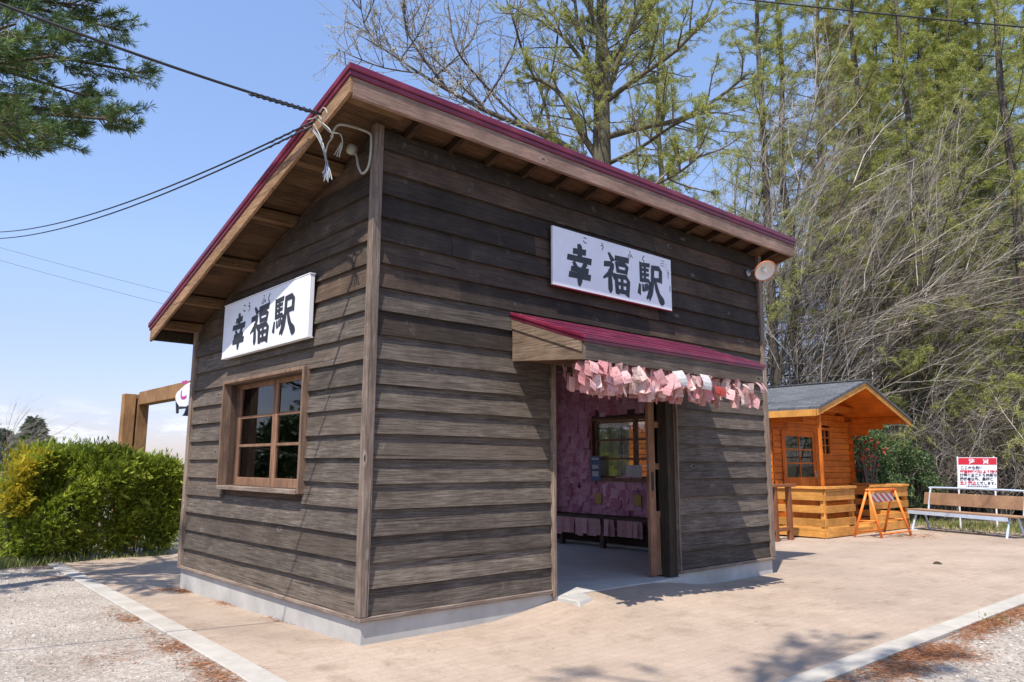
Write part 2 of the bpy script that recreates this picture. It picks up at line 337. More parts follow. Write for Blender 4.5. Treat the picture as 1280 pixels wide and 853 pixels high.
M['pine_green'] = leafmat('pine_needles', [(0, (.045, .085, .032)), (.55, (.095, .165, .050)), (1, (.24, .30, .085))], trans=.25)
M['hedge_green'] = leafmat('hedge_leaf', [(0, (.11, .14, .016)), (.5, (.27, .34, .034)), (1, (.54, .57, .09))], trans=.35)
M['hedge_yellow'] = leafmat('hedge_yellow_leaf', [(0, (.18, .19, .016)), (.5, (.45, .37, .028)), (1, (.68, .52, .05))], trans=.35)
M['ever_green'] = leafmat('evergreen_leaf', [(0, (.04, .07, .028)), (.5, (.085, .135, .05)), (1, (.17, .24, .09))], trans=.25)
M['bud'] = leafmat('pale_bud', [(0, (.34, .31, .22)), (1, (.58, .54, .42))], trans=.3)
M['far_green'] = leafmat('far_green', [(0, (.05, .075, .05)), (.5, (.075, .11, .07)), (1, (.11, .15, .09))], trans=.2)
M['red_flower'] = leafmat('red_blossom', [(0, (.40, .04, .03)), (1, (.62, .12, .09))], trans=.3)
M['grass'] = leafmat('grass_blade', [(0, (.10, .14, .03)), (.6, (.22, .25, .07)), (1, (.42, .36, .18))], trans=.3)
M['needle_litter'] = leafmat('brown_needles', [(0, (.16, .065, .03)), (.6, (.34, .145, .065)), (1, (.46, .24, .13))], trans=.1)
M['dry_twig'] = leafmat('dry_litter', [(0, (.10, .075, .05)), (.6, (.24, .185, .135)), (1, (.42, .36, .28))], trans=.1)
M['bark'] = wood('larch_bark', axis=2, grain=10, knots=False, vary=.3, c_dark=(.035, .028, .021), c_mid=(.092, .076, .058), c_pale=(.19, .165, .13), bmp=.8)
M['bark_green'] = wood('mossy_bark', axis=2, grain=10, knots=False, vary=.3, c_dark=(.035, .030, .020), c_mid=(.10, .088, .055), c_pale=(.20, .18, .12), bmp=.8)
M['twig'] = leafmat('pale_twig', [(0, (.17, .145, .12)), (.5, (.36, .315, .265)), (1, (.56, .50, .44))], rough=.8, trans=0)
M['dark_twig'] = leafmat('dark_twig', [(0, (.08, .068, .052)), (.5, (.17, .145, .115)), (1, (.28, .24, .195))], rough=.8, trans=0)
M['stone'] = leafmat('gravel_stone', [(0, (.14, .12, .10)), (.5, (.30, .265, .23)), (1, (.55, .51, .46))], rough=.9, trans=0)

# ------------------------------------------------------------------ the ground
m, n, b = mat('earth', (.2, .15, .1), .95); M['earth'] = m
g = N(n, 'ShaderNodeTexCoord'); z = N(n, 'ShaderNodeTexNoise', Scale=.35, Detail=9, Roughness=.7); n.links.new(g.outputs['Object'], z.inputs[0])
z2 = N(n, 'ShaderNodeTexNoise', Scale=14., Detail=6); n.links.new(g.outputs['Object'], z2.inputs[0])
c = ramp(n, z.outputs[0], [(.32, (.075, .085, .028)), (.48, (.15, .13, .065)), (.62, (.20, .155, .105))])
n.links.new(mixc(n, .8, c, ramp(n, z2.outputs[0], [(.3, (.5, .5, .5)), (.7, (1.35, 1.3, 1.2))]), 'MULTIPLY'), b.inputs['Base Color']); bump(n, b, z2.outputs[0], .6, .05)
gm = MB()
ys = [-900, -30, -6, 0, 2, 4, 6, 8, 14, 60, 900]; xs = [-900, -40, -8, 0, 8, 16, 24, 60, 900]
for y in ys:
    for x in xs: gm.v.append((x, y, ground_z(x, y)-.03))
nx = len(xs)
for j in range(len(ys)-1):
    for i in range(nx-1): gm.face(j*nx+i, j*nx+i+1, (j+1)*nx+i+1, (j+1)*nx+i)
gm.build('ground', M['earth'], kind='structure')

m, n, b = mat('gravel_base', (.4, .37, .34), .95); M['gravel'] = m
g = N(n, 'ShaderNodeTexCoord'); vo = N(n, 'ShaderNodeTexVoronoi', Scale=48.); n.links.new(g.outputs['Object'], vo.inputs[0])
z = N(n, 'ShaderNodeTexNoise', Scale=1.1, Detail=7, Roughness=.65); n.links.new(g.outputs['Object'], z.inputs[0])
c = mixc(n, 1., ramp(n, vo.outputs['Color'], [(.1, (.25, .215, .18)), (.55, (.36, .315, .27)), (.95, (.49, .44, .39))]), ramp(n, z.outputs[0], [(.32, (.66, .62, .58)), (.6, (1., .98, .95))]), 'MULTIPLY')
n.links.new(c, b.inputs['Base Color']); bump(n, b, vo.outputs['Distance'], .5, .012)
def sheet(name, mtl, poly_rows, kind='structure', dz=0., zfun=None):
    s = MB(); zf = zfun or ground_z
    for row in poly_rows:
        for x, y in row: s.v.append((x, y, zf(x, y)+dz))
    w = len(poly_rows[0])
    for j in range(len(poly_rows)-1):
        for i in range(w-1): s.face(j*w+i, j*w+i+1, (j+1)*w+i+1, (j+1)*w+i)
    return s.build(name, mtl, smooth=True, kind=kind)
def kx(y): return -1.0+.052*max(y, -1.0)             # outer edge of the left kerb
rows = []
for y in (-9, -4, -2.9, 0, 2, 4, 6, 8, 8.9): rows.append([(-9, y), (-4, y), (kx(y)+.02, y)])
sheet('gravel_yard', M['gravel'], rows, dz=-.012)
rows = [[(x, y) for x in (-1.1, 2, 6, 12, 20)] for y in (-9, -5, -2.78)]
sheet('gravel_path', M['gravel'], rows, dz=-.016)

# pavement: pinkish-beige pavers, gently ramped up to the doorway
def pave_z(x, y):
    zz = ground_z(x, y)
    m_ = math.exp(-((x-2.95)/1.25)**4)
    return zz+.135*m_*max(0., 1-max(0., -y)/1.5)**1.5 if y < .4 else zz
m, n, b = mat('pavers', (.5, .4, .32), .85); M['pave'] = m
g = N(n, 'ShaderNodeTexCoord'); br = N(n, 'ShaderNodeTexBrick', Scale=1.0); n.links.new(g.outputs['Object'], br.inputs[0])
br.inputs['Brick Width'].default_value = .20; br.inputs['Row Height'].default_value = .10; br.inputs['Mortar Size'].default_value = .0035; br.inputs['Mortar Smooth'].default_value = .5
br.inputs['Color1'].default_value = (.368, .288, .222, 1); br.inputs['Color2'].default_value = (.396, .312, .243, 1); br.inputs['Mortar'].default_value = (.295, .23, .18, 1)
z = N(n, 'ShaderNodeTexNoise', Scale=.9, Detail=8, Roughness=.68); n.links.new(g.outputs['Object'], z.inputs[0])
z2 = N(n, 'ShaderNodeTexNoise', Scale=55., Detail=4, Roughness=.7); n.links.new(g.outputs['Object'], z2.inputs[0])
c = mixc(n, .85, br.outputs[0], ramp(n, z.outputs[0], [(.30, (.78, .75, .72)), (.52, (.98, .97, .95)), (.7, (1.08, 1.07, 1.06))]), 'MULTIPLY')
c = mixc(n, .5, c, ramp(n, z2.outputs[0], [(.3, (.72, .72, .72)), (.6, (1.08, 1.08, 1.08))]), 'MULTIPLY')
z3 = N(n, 'ShaderNodeTexNoise', Scale=3.7, Detail=9, Roughness=.75, Distortion=.6); n.links.new(g.outputs['Object'], z3.inputs[0])
c = mixc(n, .8, c, ramp(n, z3.outputs[0], [(.34, (.70, .66, .62)), (.47, (.97, .96, .95)), (.62, (1.0, 1.0, 1.0)), (.74, (1.14, 1.13, 1.12))]), 'MULTIPLY')
z4 = N(n, 'ShaderNodeTexNoise', Scale=.35, Detail=4); n.links.new(g.outputs['Object'], z4.inputs[0])
c = mixc(n, .9, c, ramp(n, z4.outputs[0], [(.35, (.86, .85, .85)), (.6, (1.05, 1.04, 1.02))]), 'MULTIPLY')
vo = N(n, 'ShaderNodeTexVoronoi', Scale=2.6); n.links.new(g.outputs['Object'], vo.inputs[0])
c = mixc(n, ramp(n, vo.outputs['Distance'], [(.012, (.7, .7, .7)), (.03, (0, 0, 0))]), c, (.16, .11, .075))
n.links.new(c, b.inputs['Base Color']); bump(n, b, z2.outputs[0], .15, .004)
rows = []
for y in [-2.58+.12*i for i in range(25)]+[.5, 1, 2, 4, 6, 8, 9.4]:
    x0 = kx(y)+.17; x1 = 17.0 if y > 2 else 13.6+ (y+2.6)*.75
    rows.append([(x0+(x1-x0)*t, y) for t in [i/60 for i in range(61)]])
sheet('pavement', M['pave'], rows, zfun=pave_z)
k = MB()
for j in range(12):                                  # kerb stones, 0.9 m each
    y0 = -2.75+j*1.0; y1 = y0+.995
    k.hexa(((kx(y0), y0, ground_z(0, y0)-.14), (kx(y0)+.19, y0, ground_z(0, y0)-.14), (kx(y1)+.19, y1, ground_z(0, y1)-.14), (kx(y1), y1, ground_z(0, y1)-.14),
            (kx(y0), y0, ground_z(0, y0)+.012), (kx(y0)+.19, y0, ground_z(0, y0)+.012), (kx(y1)+.19, y1, ground_z(0, y1)+.012), (kx(y1), y1, ground_z(0, y1)+.012)))
k.build('kerb', M['kerb'], kind='structure', bevel=.008)
k = MB()
for j in range(16):
    x0 = -.80+j*1.0; k.box(x0, x0+.995, -2.76, -2.58, -.30, -.148)
k.build('kerb', M['kerb'], kind='structure', bevel=.008)

# ------------------------------------------------------------------ station building
XR, YB = 6.046, 4.027
DF, DL, DR, DB = .338, .468, .4335, .307
ZA = 4.284; SL = (4.284-2.851)/(YB+DB+DF)               # roof top over the front eave, slope per metre of y
def roof_z(y): return ZA-SL*(y+DF)
DX0, DX1, DZ = 2.092, 4.03, 2.30
st = empty('station_building', (0, 0, -.16), 'dark weathered wooden station hut with maroon roof edge and open doorway', 'building')

for b_ in ((.012, DX0-.02, .012, .16), (DX1+.02, XR-.012, .012, .16), (.012, .16, .1605, YB-.03), (XR-.16, XR-.012, .1605, YB-.03), (.012, .78, YB-.029, YB-.015), (5.32, XR-.012, YB-.029, YB-.015)):
    pm = MB(); pm.box(*b_, -.4, .01); pm.build('plinth', M['concrete'], st, bevel=.006)
fm = MB(); fm.box(.165, XR-.165, .165, YB-.135, -.3, -.02); fm.box(DX0-.015, DX1+.015, -.02, .163, -.3, -.022)
fm.build('floor', M['floor'], st)

EXP = .2
def siding(axis, a_rng, holes, top, out, base, joints, zmin=.045, seed=0):
    """lap boards on a wall: axis of the run (0=x,1=y), holes [(a0,a1,z0,z1)], top(a) = upper limit, out = sign of the outward normal"""
    rnd = random.Random(seed); s = MB(); oth = 1-axis; k = 0; zb = zmin
    while zb < 4.2:
        zt = zb+EXP
        cuts = [a_rng[0], a_rng[1]]
        for h in holes:
            if h[2] < zt-.02 and h[3] > zb+.02: cuts += [h[0], h[1]]
        jj = [j for j in joints(k, rnd)]
        cuts += [j for j in jj if a_rng[0]+.3 < j < a_rng[1]-.3]
        for zz in (zb, zt+.02):
            for i in range(60):                      # where the roof line crosses the row
                a = a_rng[0]+(a_rng[1]-a_rng[0])*i/60; a2 = a_rng[0]+(a_rng[1]-a_rng[0])*(i+1)/60
                if (top(a)-zz)*(top(a2)-zz) < 0: cuts.append(a+(a2-a)*(top(a)-zz)/(top(a)-top(a2)))
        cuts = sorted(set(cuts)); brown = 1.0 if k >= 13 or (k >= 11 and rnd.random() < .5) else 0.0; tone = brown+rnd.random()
        for c0, c1 in zip(cuts, cuts[1:]):
            if c1-c0 < .004: continue
            mid = (c0+c1)/2
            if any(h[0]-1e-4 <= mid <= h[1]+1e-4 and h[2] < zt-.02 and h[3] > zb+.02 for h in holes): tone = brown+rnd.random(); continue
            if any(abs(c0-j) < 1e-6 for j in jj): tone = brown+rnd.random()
            t0 = min(zt+.02, top(c0)); t1 = min(zt+.02, top(c1))
            if t0 <= zb+.003 and t1 <= zb+.003: continue
            t0 = max(t0, zb+.001); t1 = max(t1, zb+.001)
            g0 = .0015; dzb = rnd.uniform(-.005, .005); do = rnd.uniform(-.003, .004)
            nseg = max(1, int((c1-c0)/.55)); prevj = (dzb, do)
            for q in range(nseg):
                e0 = c0+(c1-c0)*q/nseg+(g0 if q == 0 else 0); e1 = c0+(c1-c0)*(q+1)/nseg-(g0 if q == nseg-1 else 0)
                nj = (dzb+rnd.uniform(-.003, .003), do+rnd.uniform(-.002, .002))
                tt0 = t0+(t1-t0)*q/nseg; tt1 = t0+(t1-t0)*(q+1)/nseg
                P = []
                for (o, lev) in ((.0, 'b'), (.034, 'b'), (.034, 't'), (.0, 't')):
                    pass
                def pt(a, o, z):
                    p = [0, 0, z]; p[axis] = a; p[oth] = base+out*o; return p
                (b0, o0), (b1, o1) = prevj, nj
                p = [pt(e0, -.004, zb+b0), pt(e0, .044+o0, zb+b0), pt(e1, .044+o1, zb+b1), pt(e1, -.004, zb+b1),
                     pt(e0, -.004, tt0), pt(e0, .012+(zt+.02-tt0)*.1, tt0), pt(e1, .012+(zt+.02-tt1)*.1, tt1), pt(e1, -.004, tt1)]
                s.hexa(p, tone); prevj = nj
        zb = zt; k += 1
    return s
def jt_front(k, r):
    if k < 12: return []
    return [r.choice((.85, 1.75, 2.66, 3.55, 4.45))+r.uniform(-.1, .1), 4.3+r.uniform(-.8, .6)]
def roof_in(a): return roof_z(a)-.20
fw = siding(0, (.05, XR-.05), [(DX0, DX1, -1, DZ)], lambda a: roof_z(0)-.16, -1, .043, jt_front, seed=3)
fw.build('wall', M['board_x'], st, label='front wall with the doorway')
WY0, WY1, WZ0, WZ1 = 1.041, 2.94, .935, 2.074
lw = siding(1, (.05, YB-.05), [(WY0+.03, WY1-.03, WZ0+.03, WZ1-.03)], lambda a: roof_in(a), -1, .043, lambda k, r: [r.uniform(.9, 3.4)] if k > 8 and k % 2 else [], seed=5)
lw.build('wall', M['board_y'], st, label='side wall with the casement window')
RW0, RW1, RZ0, RZ1 = 1.25, 3.03, .95, 1.93
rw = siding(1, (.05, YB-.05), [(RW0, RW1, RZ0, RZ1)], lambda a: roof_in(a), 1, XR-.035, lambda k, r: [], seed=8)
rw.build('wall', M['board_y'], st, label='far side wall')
bw = siding(0, (.05, XR-.05), [(.8, 5.3, -1, 2.4)], lambda a: roof_z(YB)-.16, 1, YB-.035, lambda k, r: [], seed=9)  # unseen rear opening, made extra wide to let daylight into the room
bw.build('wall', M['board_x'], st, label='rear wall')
# inner lining
li = MB()
li.box(.04, DX0-.01, .041, .10, -.02, roof_z(.1)-.14); li.box(DX1+.01, XR-.04, .041, .10, -.02, roof_z(.1)-.14); li.box(DX0-.009, DX1+.009, .041, .10, DZ+.02, roof_z(.1)-.14)
def side_lining(x0, x1, h):
    y0, y1 = .101, YB-.041
    def pan(a, b_, z0, z1f):
        li.hexa(((x0, a, z0), (x1, a, z0), (x1, b_, z0), (x0, b_, z0), (x0, a, z1f(a)), (x1, a, z1f(a)), (x1, b_, z1f(b_)), (x0, b_, z1f(b_))))
    zt = lambda y: roof_z(y)-.14
    pan(y0, h[0], -.02, zt); pan(h[1], y1, -.02, zt); pan(h[0]+.001, h[1]-.001, -.02, lambda y: h[2]); pan(h[0]+.001, h[1]-.001, h[3], zt)
side_lining(.041, .10, (WY0+.04, WY1-.04, WZ0+.04, WZ1-.04)); side_lining(XR-.10, XR-.041, (RW0, RW1, RZ0, RZ1))
li.box(.101, .78, YB-.10, YB-.041, -.02, roof_z(YB)-.14); li.box(5.32, XR-.101, YB-.10, YB-.041, -.02, roof_z(YB)-.14); li.box(.781, 5.319, YB-.10, YB-.041, 2.4, roof_z(YB)-.14)
li.build('wall_lining', M['inside'], st)
# corner posts, base trim, door jambs
for (x, y) in ((0, 0), (XR, 0), (0, YB), (XR, YB)):
    sx_ = 1 if x == 0 else -1; sy_ = 1 if y == 0 else -1
    q = MB(); xs_ = sorted((x-sx_*.022, x+sx_*.058)); ys_ = sorted((y-sy_*.022, y+sy_*.058))
    q.box(xs_[0], xs_[1], ys_[0], ys_[1], .046, roof_z(ys_[1])-.13, rv(0, 1)); q.build('corner_post', M['trim_z'], st, bevel=.004)
def trim(name, mtl, *b_):
    q = MB(); q.box(*b_, rv(0, 1)); return q.build(name, mtl, st, bevel=.004)
trim('base_trim', M['trim_x'], -.02, DX0-.045, -.02, .05, .012, .044)
trim('base_trim', M['trim_x'], DX1+.005, XR+.02, -.02, .05, .012, .044)
trim('base_trim', M['trim_y'], -.02, .05, .052, YB+.03, .012, .044)
trim('base_trim', M['trim_y'], XR-.05, XR+.02, .052, YB+.03, .012, .044)
trim('door_jamb', M['trim_z'], DX0-.043, DX0-.002, -.03, .12, -.02, DZ)
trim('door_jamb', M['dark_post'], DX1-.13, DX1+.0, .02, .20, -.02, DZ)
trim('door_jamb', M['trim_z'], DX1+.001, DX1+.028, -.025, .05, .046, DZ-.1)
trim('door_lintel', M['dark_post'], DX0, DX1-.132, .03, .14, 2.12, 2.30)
# sliding door leaf pushed open, its stile showing in the opening
q = MB(); q.box(3.71, 3.82, .13, .17, 0, 2.1, .2).box(4.46, 4.56, .13, .17, 0, 2.1, .4)
for z_ in (.0, .62, 1.15, 1.62, 2.02): q.box(3.82, 4.46, .135, .165, z_, z_+.07, .3)
q.box(3.821, 4.459, .145, .155, .07, .62, .6)
dl_ = q.build('sliding_door', M['sash'], st, bevel=.003)
q = MB().box(3.745, 3.78, .122, .131, .92, 1.12); q.build('door_pull', M['black_cable'], dl_)
q = MB().box(3.825, 4.455, .148, .152, .69, 2.02); q.build('pane', M['clear_glass'], dl_)

# roof: maroon sheet metal over boards, fascia, rafters, outlookers
def roof_slab(s, x0, x1, y0, y1, t0, t1, rnd=None):  # between depths t0 (top) and t1 under the roof plane
    s.hexa(((x0, y0, roof_z(y0)-t1), (x1, y0, roof_z(y0)-t1), (x1, y1, roof_z(y1)-t1), (x0, y1, roof_z(y1)-t1),
            (x0, y0, roof_z(y0)-t0), (x1, y0, roof_z(y0)-t0), (x1, y1, roof_z(y1)-t0), (x0, y1, roof_z(y1)-t0)), rnd)
X0, X1, Y0, Y1 = -DL, XR+DR, -DF, YB+DB
rm = MB(); roof_slab(rm, X0+.03, X1-.03, Y0+.03, Y1-.03, .005, .05)
for i in range(14): roof_slab(rm, X0+.2+i*.48, X0+.23+i*.48, Y0+.035, Y1-.035, -.03, .003)
rf = rm.build('roof', M['maroon'], st, label='maroon sheet metal roof')
dm = MB()                                            # drip edge: two stepped lips all round
for (a, t0, t1) in ((0.0, -.006, .048), (.012, .0485, .088)):
    roof_slab(dm, X0+a, X1-a, Y0+a, Y0+.028+a, t0, t1); roof_slab(dm, X0+a, X0+.028+a, Y0+.029+a, Y1-a, t0, t1)
    roof_slab(dm, X1-.028-a, X1-a, Y0+.029+a, Y1-a, t0, t1); roof_slab(dm, X0+.029+a, X1-.029-a, Y1-.028-a, Y1-a, t0, t1)
dm.build('drip_edge', M['maroon'], rf, bevel=.006)
q = MB(); roof_slab(q, X0+.055, X1-.055, Y0+.025, Y0+.055, .0885, .245); q.build('fascia', M['fascia_x'], st, bevel=.004)
for xa in (X0+.025, X1-.055):
    q = MB(); roof_slab(q, xa, xa+.03, Y0+.025, Y1-.026, .0885, .225); q.build('fascia', M['fascia_y'], st, bevel=.004)
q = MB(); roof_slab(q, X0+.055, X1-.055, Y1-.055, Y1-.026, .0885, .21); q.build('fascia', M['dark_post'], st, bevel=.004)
q = MB()
nb = 26
for i in range(nb):
    ya = Y0+.056+(Y1-Y0-.113)*i/nb; yb = Y0+.056+(Y1-Y0-.113)*(i+1)/nb-.004
    roof_slab(q, X0+.056, X1-.056, ya, yb, .055, .085, rv(0, 1))
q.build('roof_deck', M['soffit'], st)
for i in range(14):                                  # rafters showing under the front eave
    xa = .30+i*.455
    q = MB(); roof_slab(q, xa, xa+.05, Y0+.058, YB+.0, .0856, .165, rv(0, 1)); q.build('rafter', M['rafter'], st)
for ya in (-.25, .62, 1.50, 2.42, 3.30, 3.95):       # outlookers carrying the verge
    q = MB(); q.box(X0+.056, .12, ya, ya+.09, roof_z(ya+.045)-.20, roof_z(ya+.045)-.10, rv(0, 1)); q.build('outlooker', M['outlook'], st, bevel=.003)

# window with deep casing in the side wall
wm = MB()
wm.box(-.05, .19, WY0-.0, WY0+.03, WZ0, WZ1, .1); wm.box(-.05, .19, WY1-.03, WY1, WZ0, WZ1, .3)
wm.box(-.05, .19, WY0+.0345, WY1-.0345, WZ1-.034, WZ1, .5)
wi = wm.build('window', M['casing'], st, bevel=.004)
q = MB(); q.box(-.06, .19, WY0+.0345, WY1-.0345, WZ0-.004, WZ0+.036, .7); q.build('sill', M['trim_y'], wi, bevel=.004)
q = MB(); a0, a1, z0, z1 = WY0+.035, WY1-.035, WZ0+.0365, WZ1-.0345; xs0, xs1 = .13, .17; ym = a0+(a1-a0)*.5
for (c0, c1) in ((a0, ym-.002), (ym+.002, a1)):
    q.box(xs0, xs1, c0, c0+.05, z0, z1, rv(0, 1)); q.box(xs0, xs1, c1-.05, c1, z0, z1, rv(0, 1))
    q.box(xs0, xs1, c0+.0505, c1-.0505, z0, z0+.085, rv(0, 1)); q.box(xs0, xs1, c0+.0505, c1-.0505, z1-.045, z1, rv(0, 1))
    for zz in (z0+.40, z0+.70): q.box(xs0+.004, xs1-.004, c0+.0505, c1-.0505, zz, zz+.028, rv(0, 1))
q.build('sash', M['sash'], wi, bevel=.003)
q = MB(); q.box(.148, .152, a0+.01, a1-.01, z0+.02, z1-.02); q.build('pane', M['glass'], wi)
# window of the far side wall, seen from inside through the doorway
wm = MB(); wm.box(XR-.13, XR+.02, RW0+.001, RW0+.04, RZ0, RZ1, .1).box(XR-.13, XR+.02, RW1-.04, RW1-.001, RZ0, RZ1, .3).box(XR-.13, XR+.02, RW0+.041, RW1-.041, RZ1-.04, RZ1-.001, .3).box(XR-.15, XR+.03, RW0+.041, RW1-.041, RZ0+.001, RZ0+.05, .6)
w2 = wm.build('window', M['sash'], st)
q = MB(); ym = 2.16
for (c0, c1) in ((RW0+.041, ym-.002), (ym+.002, RW1-.041)):
    q.box(XR-.075, XR-.04, c0, c0+.04, RZ0+.051, RZ1-.041, rv(0, 1)).box(XR-.075, XR-.04, c1-.04, c1, RZ0+.051, RZ1-.041, rv(0, 1))
    for zz in (RZ0+.051, RZ0+.33, RZ0+.62, RZ1-.08): q.box(XR-.074, XR-.041, c0+.0405, c1-.0405, zz, zz+.03, rv(0, 1))
q.build('sash', M['sash'], w2)
q = MB(); q.box(XR-.06, XR-.057, RW0+.05, RW1-.05, RZ0+.06, RZ1-.05); q.build('pane', M['clear_glass'], w2)

# canopy over the doorway
AX0, AX1, AD = 1.506, 4.42, .955
ZW, ZF, ZS = 2.617, 2.282, 2.085
def aw_z(y): return ZW+(ZF-ZW)*(-y)/AD
cm = MB()
def aw_slab(s, x0, x1, y0, y1, t0, t1, rnd=None):
    s.hexa(((x0, y0, aw_z(y0)-t1), (x1, y0, aw_z(y0)-t1), (x1, y1, aw_z(y1)-t1), (x0, y1, aw_z(y1)-t1),
            (x0, y0, aw_z(y0)-t0), (x1, y0, aw_z(y0)-t0), (x1, y1, aw_z(y1)-t0), (x0, y1, aw_z(y1)-t0)), rnd)
aw_slab(cm, AX0+.02, AX1-.02, -AD+.02, .01, -.004, .03)
for i in range(5): aw_slab(cm, AX0+.012, AX1-.012, -AD+.06+i*.19, -AD+.085+i*.19, -.016-.004*(i % 2), -.0045)
for (a, t0, t1) in ((0., -.008, .024), (.012, .0245, .056)):
    aw_slab(cm, AX0+a, AX1-a, -AD+a, -AD+.019+a, t0, t1); aw_slab(cm, AX0+a, AX0+.019+a, -AD+.0195+a, .0, t0, t1); aw_slab(cm, AX1-.019-a, AX1-a, -AD+.0195+a, .0, t0, t1)
cr = cm.build('canopy', M['maroon'], st, bevel=.004, label='small maroon metal canopy over the doorway')
q = MB(); q.box(AX0+.03, AX1-.03, -AD+.025, -AD+.055, ZS-.005, ZF-.045, .3); q.build('canopy_fascia', M['canopy_wood'], cr, bevel=.003)
for xa in (AX0+.03, AX1-.06):
    q = MB(); ys_ = (-AD+.056, -.0); zw_ = 2.155
    q.hexa(((xa, ys_[0], ZS), (xa+.03, ys_[0], ZS), (xa+.03, ys_[1], zw_), (xa, ys_[1], zw_), (xa, ys_[0], aw_z(ys_[0])-.15), (xa+.03, ys_[0], aw_z(ys_[0])-.15), (xa+.03, ys_[1], aw_z(ys_[1])-.15), (xa, ys_[1], aw_z(ys_[1])-.15)), rv(0, 1))
    q.build('canopy_side', M['canopy_side'], cr, bevel=.003)
    q = MB(); aw_slab(q, xa-.012, xa+.028, ys_[0], ys_[1], .054, .152, rv(0, 1)); q.build('canopy_rafter', M['canopy_side'], cr, bevel=.003)
q = MB()
for i in range(9):
    ya, yb = -AD+.058+i*.099, -AD+.154+i*.099; za, zb = (ZS+.08*(1+y_/AD) for y_ in (ya, yb))
    q.hexa(((AX0+.062, ya, za), (AX1-.062, ya, za), (AX1-.062, yb, zb), (AX0+.062, yb, zb), (AX0+.062, ya, za+.016), (AX1-.062, ya, za+.016), (AX1-.062, yb, zb+.016), (AX0+.062, yb, zb+.016)), rv(0, 1))
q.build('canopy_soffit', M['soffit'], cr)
# white concrete wedge at the left of the threshold
q = MB(); q.hexa(((DX0-.02, -.36, -.16), (DX0+.36, -.26, -.16), (DX0+.38, -.021, -.16), (DX0-.02, -.021, -.16), (DX0+.04, -.26, -.035), (DX0+.28, -.20, -.035), (DX0+.36, -.021, -.021), (DX0+.0, -.021, -.021)))
q.build('threshold_wedge', M['concrete'], st, bevel=.01)

# ------------------------------------------------------------------ painted signs
GL = {
 'ko': [[(27, 20, 12), (74, 17, 13)], [(49, 1, 9), (52, 8, 14), (51, 40, 13)], [(4, 38, 12), (96, 37, 14)], [(27, 48, 8), (38, 62, 13)], [(75, 45, 12), (62, 60, 9)], [(18, 65, 11), (84, 63, 12)], [(10, 80, 12), (92, 78, 13)], [(50, 60, 13), (51, 90, 14), (48, 103, 6)]],
 'fuku': [[(22, 0, 6), (36, 17, 13)], [(6, 31, 11), (36, 27, 11), (34, 38, 11), (20, 56, 9), (1, 68, 4)], [(25, 46, 9), (27, 92, 13), (26, 102, 5)], [(33, 50, 7), (45, 62, 10)],
          [(47, 9, 11), (97, 7, 12)], [(51, 20, 9), (56, 44, 9)], [(50, 23, 9), (93, 21, 10), (87, 43, 9)], [(55, 41, 8), (88, 40, 8)],
          [(48, 52, 10), (53, 100, 11)], [(48, 56, 9), (98, 53, 10), (92, 101, 11)], [(52, 74, 7), (92, 73, 7)], [(71, 55, 8), (71, 92, 8)], [(52, 94, 9), (92, 93, 9)]],
 'eki': [[(9, 2, 8), (11, 52, 10)], [(10, 7, 9), (46, 4, 9)], [(12, 20, 6), (42, 18, 7)], [(12, 33, 6), (42, 31, 7)], [(27, 6, 8), (26, 48, 8)], [(9, 49, 8), (49, 46, 9), (46, 82, 10), (33, 96, 5)],
         [(5, 61, 6), (1, 86, 11)], [(17, 60, 5), (20, 77, 9)], [(27, 58, 5), (31, 74, 8)], [(35, 56, 5), (41, 69, 8)],
         [(57, 8, 10), (95, 5, 11), (93, 42, 11)], [(60, 40, 9), (94, 38, 9)], [(60, 6, 10), (58, 52, 10), (54, 76, 9), (44, 99, 4)], [(69, 42, 7), (80, 74, 11), (99, 97, 17), (106, 100, 6)]],
 'hko': [[(22, 18, 9), (74, 16, 12), (66, 30, 5)], [(22, 56, 7), (22, 76, 11), (48, 88, 11), (86, 84, 8)]],
 'hu': [[(38, 4, 8), (64, 16, 13)], [(20, 42, 8), (56, 32, 12), (74, 48, 13), (66, 76, 11), (40, 98, 4)]],
 'hfu': [[(40, 2, 7), (58, 14, 13)], [(55, 28, 8), (42, 44, 8), (57, 62, 12), (50, 86, 10), (34, 90, 5)], [(22, 56, 6), (8, 84, 12)], [(74, 50, 6), (94, 80, 13)]],
 'hku': [[(72, 2, 9), (48, 28, 12), (26, 45, 11), (50, 68, 12), (76, 97, 8)]],
}
